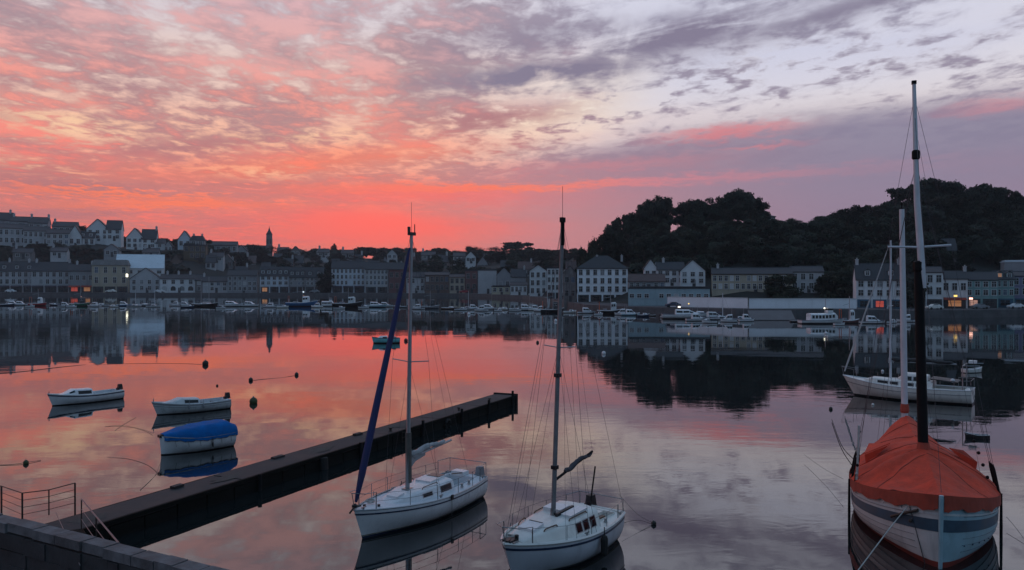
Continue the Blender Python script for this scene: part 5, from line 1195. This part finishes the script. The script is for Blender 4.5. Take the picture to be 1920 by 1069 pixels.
# ---- boats along the far quay
def far_boat(kind, label, px, py, lpx, hullm=GEL, ang=0.0, lamp=None, top=GEL):
    c = wat(px, py); Lw = lpx / FPX * c.y; ang_ = R(ang)
    L = min(26, Lw / max(.35, abs(math.cos(ang_))))
    names = {'cruiser': 'motor_cruiser', 'launch': 'open_launch', 'trawler': 'fishing_boat', 'yacht': 'moored_yacht', 'ferry': 'passenger_launch', 'ketch': 'two_masted_yacht'}
    root = empty(names[kind], (c.x, c.y, 0), ang_, label, {'yacht': 'sailboat', 'ketch': 'sailboat', 'trawler': 'fishing boat', 'ferry': 'passenger boat'}.get(kind, 'motorboat'), 'boats along the far quay')
    Bm = min(4.2, L * .34)
    sb = {'trawler': .2, 'ferry': .12}.get(kind, .15) * L; sb = min(2.6, max(min(.8, .26 * L), sb)); tiny = L < 2.6; h = Hull(L, Bm, sb, sb * .62, sb * .68, tr=.75, um=.56, pw=.7, rake=L * .06, d=.3)
    h.skin(root, hullm, 14, 5); h.deck(root, DECK, .08, N=12); h.rail(root, GEL if hullm != GEL else NAVY, min(.06, L * .012), N=12); h.zband(root, BLACKP, -.03, min(.22, L * .03), 'boot_top', N=12)
    if kind == 'cruiser':
        cb = Cabin(h, [(.2, Bm * .2, .1), (.34, Bm * .34, .55), (.44, Bm * .38, 1.15), (.72, Bm * .38, 1.25)], lean=.2); cb.build(root, top)
        for sd in (1, -1): cb.window(root, GLASSD, .44, .56, sd, .2, .38); cb.window(root, GLASSD, .58, .70, sd, .2, .38); cb.window(root, GLASSD, .36, .425, sd, .2, .45, 'windscreen')
        q = MB().tube([(h.xs(.68), 0, sb + .7), (h.xs(.7), 0, sb + 2.3)], .03, 4); q.build('aerial', ALU, root)
    elif kind == 'launch' and tiny:
        for u in (.35, .65): MB().box((h.xs(u), 0, h.sheer(u) - .02), (L * .1, Bm * .8, .03)).build('thwart', WOODB, root)
    elif kind == 'launch':
        cb = Cabin(h, [(.15, Bm * .2, .05), (.28, Bm * .34, .4), (.5, Bm * .36, .5)], lean=.2); cb.build(root, top)
        for sd in (1, -1): cb.window(root, GLASSD, .36, .48, sd, .15, .36)
        outboard(root, -L / 2, 0, h.sheer(1))
    elif kind == 'trawler':
        cb = Cabin(h, [(.26, Bm * .28, 1.9), (.30, Bm * .30, 2.2), (.46, Bm * .30, 2.2)], lean=.1); cb.build(root, top, 'wheelhouse')
        for sd in (1, -1): cb.window(root, GLASSD, .31, .37, sd, .24, .38); cb.window(root, GLASSD, .39, .45, sd, .24, .38)
        q = MB().tube([(h.xs(.48), 0, 1), (h.xs(.48), 0, sb + 5.0)], .08, 5).tube([(h.xs(.48), 0, sb + 3.4), (h.xs(.8), 0, sb + 3.0)], .05, 4); q.build('mast', ALU, root)
        q = MB()
        for sd in (1, -1): q.tube([(h.xs(.92), sd * Bm * .3, h.sheer(1)), (h.xs(.92), sd * Bm * .26, h.sheer(1) + 2.4)], .07, 5)
        q.tube([(h.xs(.92), -Bm * .26, h.sheer(1) + 2.4), (h.xs(.92), Bm * .26, h.sheer(1) + 2.4)], .07, 5); q.build('stern_gantry', ORGP, root)
        MB().box((h.xs(.7), 0, h.sheer(.7) + .25), (L * .14, Bm * .5, .6)).build('net_bin', GREYP, root)
    elif kind in ('yacht', 'ketch'):
        cb = Cabin(h, [(.26, Bm * .2, .05), (.36, Bm * .3, .35), (.64, Bm * .32, .45)]); cb.build(root, top)
        for sd in (1, -1): cb.window(root, GLASSD, .42, .6, sd)
        ms = [(.42, L * 1.25)] if kind == 'yacht' else [(.36, L * 1.15), (.66, L * 1.05)]
        for u, hh in ms:
            spar(root, 'mast', (h.xs(u), 0, sb * .6), (h.xs(u), 0, hh), .10, .07, MASTW if kind == 'yacht' else ALU, 6); bundle(root, 'furled_sail', (h.xs(u) - .1, 0, sb + .9), (h.xs(u + .26), 0, sb + .9), .16, NAVY, 2, 6)
            for sd in (1, -1): wire(root, 'shroud', h.pt(u, 0, sd), (h.xs(u), 0, hh * .97), .012)
            wire(root, 'stay', h.pt(0, 0), (h.xs(u), 0, hh), .012)
    elif kind == 'ferry':
        cb = Cabin(h, [(.18, Bm * .3, .9), (.24, Bm * .38, 1.5), (.80, Bm * .40, 1.5)], lean=.06); cb.build(root, top, 'deckhouse')
        for i in range(7):
            for sd in (1, -1): cb.window(root, GLASSD, .26 + i * .076, .31 + i * .076, sd, .16, .36)
        MB().box((h.xs(.34), 0, h.sheer(.3) + 2.1), (L * .12, Bm * .5, 1.1)).build('wheelhouse', top, root); MB().box((h.xs(.34), 0, h.sheer(.3) + 2.3), (L * .122, Bm * .505, .4)).build('wheelhouse_window', GLASSD, root)
        MB().tube([(h.xs(.42), 0, h.sheer(.4) + 1.4), (h.xs(.42), 0, h.sheer(.4) + 4.6)], .06, 5).build('mast', ALU, root)
    if lamp: MB().ball((h.xs(.44), 0, h.sheer(.4) + (2.6 if kind != 'launch' else 1.4)), .16, 7, 5).build('deck_lamp', lamp, root)
    return root
F = far_boat
F('launch', 'dark launch at the far left edge of the quay', 12, 573.5, 30, NAVY, 5)
F('cruiser', 'white cabin cruiser left of the red-hulled boat', 38, 573, 26, GEL, 8)
F('trawler', 'red-hulled fishing boat on the left quay', 71, 573.5, 34, REDP, -4, top=GEL)
F('launch', 'small dark launch right of the red-hulled boat', 103, 573, 22, NAVY, 175)
F('trawler', 'dark-hulled fishing boat below the red-lit house', 150, 574, 36, GRNP, 6, lamp=L_PINK, top=SHOPD)
F('launch', 'white launch below the tall beige building', 193, 574, 28, GEL, 170)
F('cruiser', 'blue-hulled cruiser below the bright street lamp', 232, 574, 26, MIDB, 5)
F('launch', 'grey launch below the white gabled house', 268, 574, 28, GREYP, -6)
F('cruiser', 'white cruiser below the low arched building', 328, 574, 24, GEL, 176)
F('ketch', 'black-hulled boat with two thin masts on the left quay', 385, 574.5, 48, BLACKP, 3)
F('cruiser', 'long white cruiser right of the black two-masted boat', 434, 575, 44, GEL, -3)
F('cruiser', 'white cruiser with pointed bow below the grey six-bay building', 468, 575, 36, GEL, -6)
F('trawler', 'blue fishing boat below the dormered houses', 566, 575, 58, MIDB, 4, lamp=L_WARM)
F('ferry', 'low white passenger launch left of the dark-hulled trawler', 614, 575, 34, GEL, 4)
F('trawler', 'dark-hulled trawler below the long blue-white building', 652, 576, 56, BLACKP, -3, top=OLDW)
F('cruiser', 'white and teal cruiser left of the blue jib', 704, 576.5, 42, TEAL, 4)
F('launch', 'small launch in the shade behind the blue jib', 750, 577, 26, GREYP, 172)
F('trawler', 'dark fishing boat below the dark brown building', 806, 579, 36, GREYP, 6, top=SHOPD)
F('launch', 'brown launch right of the dark fishing boat', 842, 580, 28, WOODB, -8)
F('cruiser', 'white cruiser below the dull red house', 888, 581, 30, GEL, 10)
F('cruiser', 'white cruiser below the low cream house', 916, 581, 34, GEL, -6)
F('launch', 'pale launch with dark stern left of the right mast', 950, 581.5, 30, GEL2, 172)
F('cruiser', 'flat white cruiser moored left of the right mast', 986, 582, 40, GEL, 3)
F('trawler', 'black work boat behind the right mast', 1036, 586, 44, BLACKP, -5, top=SHOPD)
F('launch', 'grey launch close right of the right mast', 1068, 587, 26, GEL2, 12)
F('cruiser', 'white cruiser below the hip-roofed hotel', 1100, 588, 34, GEL, 6)
F('trawler', 'dark fishing boat below the right end of the hip-roofed hotel', 1144, 588.5, 48, BLACKP, -4, top=OLDW)
F('cruiser', 'pale cruiser right of the hip-roofed hotel', 1182, 592, 36, TEAL, 4)
F('launch', 'black dinghy floating below the blue-grey shed', 1224, 593, 12, BLACKP, 20)
F('cruiser', 'long white cruiser with a yellow light in front of the pale parapet', 1286, 598, 88, GEL, -6, lamp=L_YEL)
F('cruiser', 'white cruiser with grey-white cabin right of the yellow-lit one', 1338, 599, 52, GEL, 6, top=OLDW)
for lb, kd, px, py, lp, hm_, an in [('white cruiser hard against the quay at the far left', 'cruiser', 24, 572.9, 26, GEL, 4), ('white launch left of the dark fishing boat below the red-lit house', 'launch', 134, 577, 18, GEL, 12), ('white cruiser right of the dark fishing boat below the red-lit house', 'cruiser', 176, 575.5, 26, GEL, 174),
        ('small yacht with thin mast below the white gabled house', 'yacht', 252, 575.5, 26, GEL, 6), ('white cruiser between arched building and black two-masted boat', 'cruiser', 346, 574.2, 24, GEL, 4), ('white dinghy in front of the long white cruiser', 'launch', 414, 579, 16, GEL, 20),
        ('pale cruiser left of the low white passenger launch', 'cruiser', 594, 577, 22, GEL2, 172), ('white launch in front of the dark-hulled trawler', 'launch', 636, 579.5, 22, GEL, 8), ('white cruiser behind the teal cruiser near the blue jib', 'cruiser', 722, 575.8, 30, GEL, 5),
        ('white yacht with mast right of the brown launch', 'yacht', 876, 580.2, 28, GEL, 5), ('white cruiser in the row below the blank pale block', 'cruiser', 902, 583.5, 26, GEL, 172), ('white launch in the row left of the flat white cruiser', 'launch', 966, 583.5, 24, GEL, 6),
        ('pale cruiser at the right end of the row below the tall gabled house', 'cruiser', 1004, 582.5, 26, GEL2, 4), ('white cruiser right of the white dinghy at the hip-roofed hotel', 'cruiser', 1166, 591, 28, GEL, 172), ('white cruiser with tall cabin in the middle of the cruiser group', 'cruiser', 1306, 602, 40, GEL, 4),
        ('white yacht with mast in the cruiser group', 'yacht', 1352, 599.5, 40, GEL, 5), ('low white launch in front of the cruiser group', 'launch', 1330, 606, 28, GEL, 172), ('white cruiser right end, by the slipway', 'cruiser', 1400, 603, 30, GEL, 6),
        ('white launch between passenger launch and brown fishing boat', 'launch', 1574, 610, 22, GEL, 8), ('white cruiser right of the white slate-roofed house', 'cruiser', 1698, 604, 34, GEL, 174)]:
    F(kd, lb, px, py, lp, hm_, an)
F('launch', 'white launch at the left end of the cruiser group', 1252, 596, 30, GEL, 8)
F('cruiser', 'cream cruiser partly hidden in the middle of the cruiser group', 1316, 597, 44, GEL2, 4)
F('launch', 'white sport boat at the right end of the cruiser group', 1384, 601, 40, GEL, -8)
F('launch', 'small black dinghy left of the white passenger launch', 1489, 604, 16, BLACKP, 8)
F('ferry', 'white passenger launch below the bright parapet wall', 1541, 607, 84, GEL, 2, lamp=L_WHITE)
F('trawler', 'rust-brown fishing boat right of the white passenger launch', 1592, 606, 40, W_BRICK, 5)
F('cruiser', 'white cruiser below the white slate-roofed house', 1636, 607, 46, GEL, -4)
F('launch', 'small white boat at the foot of the right quay', 1672, 606, 22, GEL, 10)
F('launch', 'white dinghy between the cabin cruiser and the far left launch', 56, 576, 14, GEL, 30)
F('cruiser', 'white cruiser right of the small dark launch on the left quay', 122, 575.5, 24, GEL, 8)
F('launch', 'pale launch left of the blue-hulled cruiser', 214, 576, 18, GEL2, 172)
F('yacht', 'small white yacht with mast below the sheet-roofed hall', 288, 576, 26, GEL, 6)
F('launch', 'dark launch right of the arched building', 352, 577, 22, NAVY, 12)
F('cruiser', 'small white cruiser left of the dormered houses', 506, 577, 26, GEL, 172)
F('launch', 'pale launch left of the blue fishing boat', 530, 577.5, 22, GEL2, 8)
F('launch', 'grey launch between trawler and teal cruiser', 682, 578, 20, GEL, 10)
F('cruiser', 'white cruiser just right of the left mast', 782, 580, 28, GEL, 172)
F('launch', 'white launch right of the brown launch', 864, 582, 24, GEL, 8)
F('launch', 'white dinghy between two cruisers below the low cream house', 934, 584, 16, GEL, 25)
F('cruiser', 'grey cruiser between flat white cruiser and black work boat', 1012, 584.5, 24, OLDW, 174)
F('launch', 'white dinghy in front of the hip-roofed hotel', 1122, 591, 18, GEL, 15)
F('launch', 'dark launch left of the yellow-lit cruiser', 1206, 594, 24, NAVY, 6)
F('cruiser', 'white cruiser at the slipway end of the pale parapet', 1366, 604, 30, GEL, 172)
F('launch', 'small pale dinghy with dark cover near the yacht stern on the right', 1824, 699, 40, GEL2, 12)
F('launch', 'dark rowing dinghy afloat right of the orange cover', 1832, 822, 40, BLACKP, 165)

# ------------------------------------------------------------------ jetty, near wall, rails
def jetty():
    d = Vector((.4184, .908, 0)); n = Vector((-.908, .4184, 0)); end = Vector((.2, 59.2, 0)); Lj = 39.0; W = 1.6; T = 0.66
    root = empty('jetty', end - d * Lj, math.atan2(d.y, d.x), 'long dark low jetty running out across the water', 'jetty')
    nseg = 7; sl = Lj / nseg                       # x along the jetty, y to the far side
    for i in range(nseg):
        x0 = i * sl; x1 = x0 + sl - (.05 if i < nseg - 1 else 0); m = MB(); dz = random.Random(i).uniform(-.012, .012)
        m.box(((x0 + x1) / 2, W / 2, T / 2 - .45 + dz), (x1 - x0, W, T + .9)); m.build('deck_section', CONC, root)
    rnd = random.Random(3)
    for i in range(26):                            # near-side facing planks, uneven and dark
        x0 = 0.2 + i * 1.49; m = MB(); m.box((x0 + .72, -.05, rnd.uniform(.10, .16)), (1.42, .09, rnd.uniform(.62, .70))); m.build('facing_plank', WEED, root)
    m = MB().box((Lj / 2, -.07, T - .07), (Lj - .1, .13, .16)); m.build('wale_timber', WEED, root)
    m = MB().box((Lj / 2, W + .05, T - .09), (Lj - .1, .10, .15)); m.build('back_wale_timber', WEED, root)
    for x, zt in ((12.0, .72), (19.4, .74), (25.6, .92), (30.4, .92), (34.3, .95), (38.2, 1.10)):
        m = MB().tube([(x, -.20, -1.5), (x, -.20, zt)], [.10, .09], 8); m.build('pile', WOODD, root)
    m = MB().box((Lj + .12, W / 2, .30), (.24, W + .3, .9)); m.build('end_fender', WOODD, root)
    for x in (23.0, 31.0, 35.5):
        m = MB().lathe((x, .35, T), [(.10, 0), (.07, .06), (.07, .14), (.12, .18), (.12, .22), (.001, .24)], 8); m.build('mooring_bollard', RUST, root)
    for x, w_ in ((9.0, .5), (15.0, .7), (21.4, .6)):
        m = MB().box((x, W - .18, T + .05), (w_, .25, .10)); m.build('kerb_block', CONC, root)
    for x in (23.6,):                    # iron ladders down the near face
        m = MB()
        for dx in (-.2, .2): m.tube([(x + dx, -.16, .75), (x + dx, -.16, -.8)], .022, 5)
        for k in range(5): m.tube([(x - .2, -.16, .55 - k * .28), (x + .2, -.16, .55 - k * .28)], .015, 4)
        m.build('ladder', RUST, root)
    for x in (28.6,):             # tyres chained along the face
        m = MB(); m.tube([(x + .30 * math.cos(a * math.pi / 6), -.20, .18 + .30 * math.sin(a * math.pi / 6)) for a in range(13)], .085, 6, False); m.build('tyre', RUBB, root)
    for x in (4.5, 11.0, 17.4, 24.8, 29.5):        # damp patches of spilt sand and weed, a few millimetres thick
        rr = random.Random(int(x * 10)); q = MB().poly([(x + rr.uniform(.5, 1.4) * math.cos(a * .63), .8 + rr.uniform(.2, .6) * math.sin(a * .63), T + .016) for a in range(10)]); q.build('sand_patch', mat('dried_sand', (.055, .052, .048), .9, .4, 3.0), root)
    m = MB().tube([(16.4, -.15, .55), (16.4, -.2, -.2), (16.4, -.15, -.8)], .22, 9); m.build('tyre_fender', RUBB, root)
    return root
jetty()
def near_wall():
    Z = 3.3; a = Vector((-21.0, 24.13, 0)); b = Vector((1.0, 11.96, 0)); d = (b - a).normalized(); n = Vector((-d.y, d.x, 0)); L = (b - a).length
    root = empty('harbour_wall', a, math.atan2(d.y, d.x), 'old granite harbour wall with worn coping at bottom left', 'wall')
    rnd = random.Random(9)
    m = MB().box((L / 2, .0, Z / 2 - 1.2), (L, .30, Z + 1.9)); m.build('wall_core', GRAN, root)
    x = 0.0
    while x < L:                                   # coping stones, each a little different
        w = rnd.uniform(.55, 1.05); h = .22 + rnd.uniform(-.015, .02)
        q = MB().box((x + w / 2, rnd.uniform(-.02, .02), Z - h / 2 + rnd.uniform(-.01, .02)), (w - .025, .40 + rnd.uniform(-.03, .03), h), top=.985); q.build('coping_stone', COPE, root); x += w
    zt_ = Z - .235
    for r in range(7):                             # facing stones on the near side
        ch = rnd.uniform(.22, .40); z = zt_ - ch / 2; zt_ -= ch; x = rnd.uniform(-.4, 0)
        while x < L * .78:
            w = rnd.uniform(.3, 1.0)
            if x > 6: q = MB().box((x + w / 2, -.165 + rnd.uniform(-.02, .02), z + rnd.uniform(-.01, .01)), (w - .012, .08 + rnd.uniform(-.02, .02), ch - rnd.uniform(.006, .02)), top=1.0); q.build('wall_stone', GRAN, root)
            x += w
    return root
near_wall()
# lower quay on our side of the wall, out of sight under the viewpoint
me = MB().poly([(-60, -40, 1.0), (30, -40, 1.0), (1.0, 11.7, 1.0), (-21.2, 24.2, 1.0), (-60, 30, 1.0)]); struct(me.build('near_quay', PAVE))
def railing():
    p = [at(2, 912, 28.7), at(41, 925, 27.5), at(91, 919, 28.2), at(140, 906, 29.0)]
    root = empty('railing', (p[1].x, p[1].y, .65), 0, 'rusty tubular railing panel at the landing on the far left', 'railing'); o = root.location
    base = .55
    for i, q in enumerate(p):
        lo = .15 if i == 2 else -.1
        zt = q.z - o.z; MB().tube([(q.x - o.x, q.y - o.y, lo if i == 2 else lo - .6), (q.x - o.x, q.y - o.y, zt)], .030 if i != 2 else .022, 6).build('post', RUST, root)
    for k in range(4):
        for a, b in zip(p, p[1:]):
            f = k * .25; wire(root, 'rail', (a.x - o.x, a.y - o.y, (a.z - o.z) * (1 - f) + .12 * f), (b.x - o.x, b.y - o.y, (b.z - o.z) * (1 - f) + .12 * f), .018 if k == 0 else .010, RUST)
    p = at(-120, 890, 30); 
    wire(root, 'rail', (0 + at(2, 912, 28.7).x - o.x, at(2, 912, 28.7).y - o.y, at(2, 912, 28.7).z - o.z), (p.x - o.x, p.y - o.y, 1.15), .018, RUST)
railing()
# landing stage the railing stands on
pts = [at(41, 925, 27.45), at(2, 912, 28.6)]
m = MB(); A = pts[0]; Bp = pts[1]
m.grid([[(A.x, A.y, -1), (A.x, A.y, .62)], [(Bp.x, Bp.y, -1), (Bp.x, Bp.y, .62)], [(-24, 31.5, -1), (-24, 31.5, .62)]]); m.poly([(A.x, A.y, .62), (Bp.x, Bp.y, .62), (-24, 31.5, .62), (-24, 24, .62), (-17.5, 24, .62)])
tag(m.build('landing_stage', CONC), 'low concrete landing behind the harbour wall at the far left', 'landing')
def gangway():
    a = at(152, 936, 26.9); b = at(222, 1019, 17.6); a0 = Vector((a.x, a.y, .70)); hr = a.z - .70; b0 = Vector((b.x, b.y, b.z - hr))
    d = (b0 - a0); root = empty('gangway', a0, 0, 'thin-railed gangway stair rising from the jetty to the harbour wall', 'gangway')
    dh = Vector((d.x, d.y, 0)).normalized(); s = Vector((-dh.y, dh.x, 0)) * -.75
    for sd in (0, 1):
        o = s * sd; wire(root, 'stringer', o, d + o, .05, WEED)
        for k, z in enumerate((hr, hr * .66, hr * .33)):
            if sd == 0 or k == 1: wire(root, 'handrail', o + Vector((0, 0, z)), d + o + Vector((0, 0, z)), .024 if k == 0 else .010, GALV)
    for t in (0, .5): p = d * t; MB().tube([p, p + Vector((0, 0, hr))], .022, 5).build('post', RUST, root)
    for i in range(24):
        p = d * ((i + .5) / 24) + s * .5; MB().box(tuple(p), (.26, .7, .035), math.atan2(dh.y, dh.x)).build('tread', WEED, root)
gangway()

# ------------------------------------------------------------------ buoys, mooring ropes, lamps
def buoy(label, px, py, r, m, squash=1.0):
    p = wat(px, py); root = empty('mooring_buoy', (p.x, p.y, 0), 0, label, 'buoy', 'mooring buoys')
    MB().ball((0, 0, r * .45), r, 12, 8, squash).build('float', m, root, True)
    MB().tube([(0, 0, r * 1.3), (0, 0, r * 1.75)], r * .16, 6).lathe((0, 0, r * 1.4), [(r * .3, 0), (r * .3, r * .1), (.001, r * .12)], 8).build('ring', STEEL, root)
DB = mat('dark_buoy', (.02, .022, .018), .6, .3, 3); YB = mat('weedy_yellow_buoy', (.05, .06, .02), .6, .4, 3)
buoy('dark buoy farthest of the group on the left water', 385, 684, .33, DB)
buoy('largest dark greenish buoy right of the grey-white cabin boat', 475, 756, .30, YB)
buoy('small dark buoy at the left end of the floating rope', 470, 714, .20, DB)
buoy('small dark buoy at the right end of the floating rope', 556, 704, .20, DB)
buoy('tiny dark float left of the rope buoys', 407, 724, .10, DB)
buoy('tiny red-dark buoy right of the lone skiff', 761, 640, .30, mat('dark_red_buoy', (.12, .01, .012), .5, .2, 3))
buoy('tiny dark buoy left of the right mast', 1008, 643, .22, DB)
buoy('white buoy right of the right mast near the hill reflection', 1132, 664, .26, GEL)
buoy('small white buoy left of the right mast near the far quay', 879, 590, .45, GEL)
buoy('small white buoy right of the right mast near the far quay', 1042, 603, .40, GEL)
buoy('white buoy floating in front of the white passenger launch', 1549, 626, .28, GEL)
buoy('white buoy left of the cruising yacht bow', 1655, 697, .14, GEL)
buoy('pale buoy under the bow of the cruising yacht', 1637, 760, .10, GEL2)
buoy('small dark float left of the orange cover', 1558, 768, .13, DB)
buoy('dark float with ropes right of the motor sailer', 1226, 984, .10, DB)
buoy('weed-covered float by the left edge of the water', 48, 870, .13, YB)
def rope(label, pts, r=.02, m=ROPE, name='mooring_rope'):
    P = [wat(x, y) + Vector((0, 0, z)) for x, y, z in pts]; o = P[0].copy(); fine = []
    for i in range(len(P) - 1):
        p0 = P[max(0, i - 1)]; p1 = P[i]; p2 = P[i + 1]; p3 = P[min(len(P) - 1, i + 2)]
        for k in range(6):
            t = k / 6; fine.append(.5 * ((2 * p1) + (p2 - p0) * t + (2 * p0 - 5 * p1 + 4 * p2 - p3) * t * t + (3 * p1 - p0 - 3 * p2 + p3) * t ** 3) - o)
    fine.append(P[-1] - o); q = MB().tube(fine, r * (.45 if name == 'mooring_rope' else .7), 5).build(name, m); q.location = o; tag(q, label, 'spar' if 'spar' in name else 'rope', None if 'spar' in name else 'mooring ropes'); return q
rope('floating rope between the two small dark buoys', [(470, 714, .03), (498, 711, .01), (530, 708, .0), (556, 704, .03)], .035)
rope('rope curving from the grey-white cabin boat bow across the water', [(196, 800, .0), (225, 799, .03), (250, 802, .02), (272, 808, .03), (286, 815, .06)], .022)
rope('second faint rope below the curved one', [(215, 808, .01), (232, 796, .02), (255, 783, .02)], .018)
rope('rope drifting from the left edge with weed on it', [(-20, 873, .0), (20, 872, .02), (48, 869, .04), (76, 864, .02)], .03)
rope('rope from the blue-covered boat down towards the jetty', [(303, 870, .25), (292, 890, .02), (280, 903, .01), (262, 920, .01)], .02)
rope('thin rope curving left of the blue-covered boat', [(200, 858, .0), (240, 861, .01), (275, 872, .01), (296, 888, .02)], .016)
rope('rope pair leading right from the motor sailer stern', [(1160, 955, .6), (1195, 970, .12), (1226, 983, .03)], .016)
rope('rope returning from the dark float to the motor sailer', [(1226, 984, .03), (1195, 1000, .0), (1166, 1016, .0)], .014)
rope('taut mooring rope left of the orange cover', [(1508, 862, .25), (1545, 893, .35), (1582, 925, .6)], .016, ROPE)
rope('rope off the right side of the covered boat', [(1888, 985, .3), (1905, 1000, .2), (1935, 1030, .0)], .018)
P_ = [at(1702, 950, 26.0), at(1668, 992, 25.0), at(1632, 1040, 24.1), at(1596, 1088, 23.2)]
q = MB().tube([p - P_[-1] for p in P_], .018, 5).build('mooring_rope', LROPE); q.location = P_[-1]; tag(q, 'pale taut rope slanting down from the covered boat bow', 'rope', 'mooring ropes')
rope('dark spar floating left of the covered boat', [(1600, 868, .2), (1578, 838, .1), (1560, 790, .1)], .03, WOODD, 'floating_spar')
rope('long faint floating rope by the left edge of the town reflection', [(-30, 703, .0), (20, 699, .02), (60, 695, .02), (110, 689, .02), (160, 684, .0)], .05)
rope('faint line leading left from the farthest dark buoy', [(385, 684, .03), (340, 682, .01), (250, 682, .01), (180, 684, .0)], .03)
def lamp_post(label, px, D, py, m, zb=2.0, arm=True):
    t = at(px, py, D); root = empty('street_lamp', (t.x, t.y, zb), 0, label, 'street lamp', 'lamps on the far quay'); k = max(1, D / 335); root.scale = (k, k, k); h = (t.z - zb) / k
    MB().tube([(0, 0, 0), (0, 0, h * .6), (0, 0, h + .2)], [.10, .08, .06], 6).build('pole', GREYP, root)
    MB().box((0, -.35, h + .05), (.9, .5, .12)).build('hood', GREYP, root)
    MB().box((0, -.42, h - .55), (.62, .55, 1.3 if m is L_WHITE and px < 300 else .45)).build('lantern', m, root)
lamp_post('bright white lamp beside the tall beige building', 239, Dq(239) + 9, 514, L_WHITE)
lamp_post('warm lamp in front of the restaurant on the right quay', 1790, Dq(1790) + 8, 551, L_YEL)
lamp_post('pinkish lamp right of the restaurant on the right quay', 1819, Dq(1819) + 8, 556, mat('lit_pink_lamp', (1.0, .5, .38), .5, .05, emit=3.0))
lamp_post('small warm lamp under the pale blue dormered house', 493, Dq(493) + 6, 548, mat('lit_dim_lamp', (1.0, .55, .25), .5, .05, emit=1.6))
lamp_post('small lamp above the blue fishing boat', 569, Dq(569) + 5, 545, mat('lit_cool_lamp', (.8, .9, 1.0), .5, .05, emit=1.2))
lamp_post('white lamp at the quay edge left of the yellow-lit cruiser', 1273, Dq(1273) + 1.5, 572, mat('lit_soft_lamp', (1.0, .9, .8), .5, .05, emit=1.6))
# parked cars on the quay
def car(label, px, e, m, lamp=None):
    D = Dq(px) + e; root = empty('parked_car', ((px - CX) / FPX * D, D, interp(QZ, px) + .03), trnd.choice([0, math.pi]) + R(trnd.uniform(-6, 6)), label, 'car', 'cars parked on the far quay'); k = max(1, D / 335); root.scale = (k, k, k)
    prof = [(-2.0, .35), (-2.05, .75), (-1.75, .92), (-1.1, .98), (-.55, 1.42), (.75, 1.45), (1.45, 1.0), (2.0, .88), (2.05, .4)]
    q = MB(); q.grid([[(x, s * (.82 if z < 1.1 else .66), z) for s in (-1, 1)] for x, z in prof]); 
    for s in (-1, 1): q.poly([(x, s * (.82 if z < 1.1 else .66), z) for x, z in prof])
    q.build('body', m, root)
    for s in (-1, 1):
        q = MB(); q.poly([(-.95, s * .80, 1.02), (1.2, s * .80, 1.02), (.65, s * .69, 1.38), (-.45, s * .69, 1.38)]); q.build('side_window', GLASSD, root)
        for x in (-1.25, 1.3): MB().tube([(x, s * .70, .32), (x, s * .86, .32)], .32, 10).build('wheel', RUBB, root)
    if lamp:
        for s in (-1, 1): MB().ball((-2.05, s * .55, .68), .12, 6, 4).build('headlight', lamp, root)
for px, e, m, lb in [(1838, 5, GREYP, 'grey car with lit headlights on the right quay'), (1905, 5, GEL, 'white car near the right edge of the quay'), (1752, 5, GEL2, 'pale car below the narrow white house'), (1262, 3.5, NAVY, 'dark car in front of the blue-grey shed'),
                     (1000, 5, GEL2, 'pale car below the tall white gabled house'), (870, 5, REDP, 'red car below the light brown house'), (590, 5, GREYP, 'grey car left of the dark quay tree'), (300, 5, GEL, 'white car between the gabled house and arched building'), (208, 5, GEL2, 'pale car below the tall beige building'), (20, 5, GEL, 'white car at the far left of the quay')]:
    car(lb, px, e, m, mat('lit_headlight', (1, .95, .8), .5, .05, emit=4.0) if px == 1838 else None)

# ------------------------------------------------------------------ evening haze over the harbour
hm = bpy.data.materials.new('evening_haze'); hm.use_nodes = True; ht = hm.node_tree; ht.nodes.clear()
hv = ht.nodes.new('ShaderNodeVolumePrincipled'); ho = ht.nodes.new('ShaderNodeOutputMaterial'); ht.links.new(hv.outputs[0], ho.inputs['Volume'])
hv.inputs['Color'].default_value = (0.86, 0.90, 0.96, 1); hv.inputs['Density'].default_value = 0.00012; hv.inputs['Anisotropy'].default_value = 0.2
hz_o = MB().box((0, 800, 41), (4400, 2200, 100)).build('haze', hm); hz_o['kind'] = 'stuff'; hz_o['label'] = 'thin evening haze over the harbour'
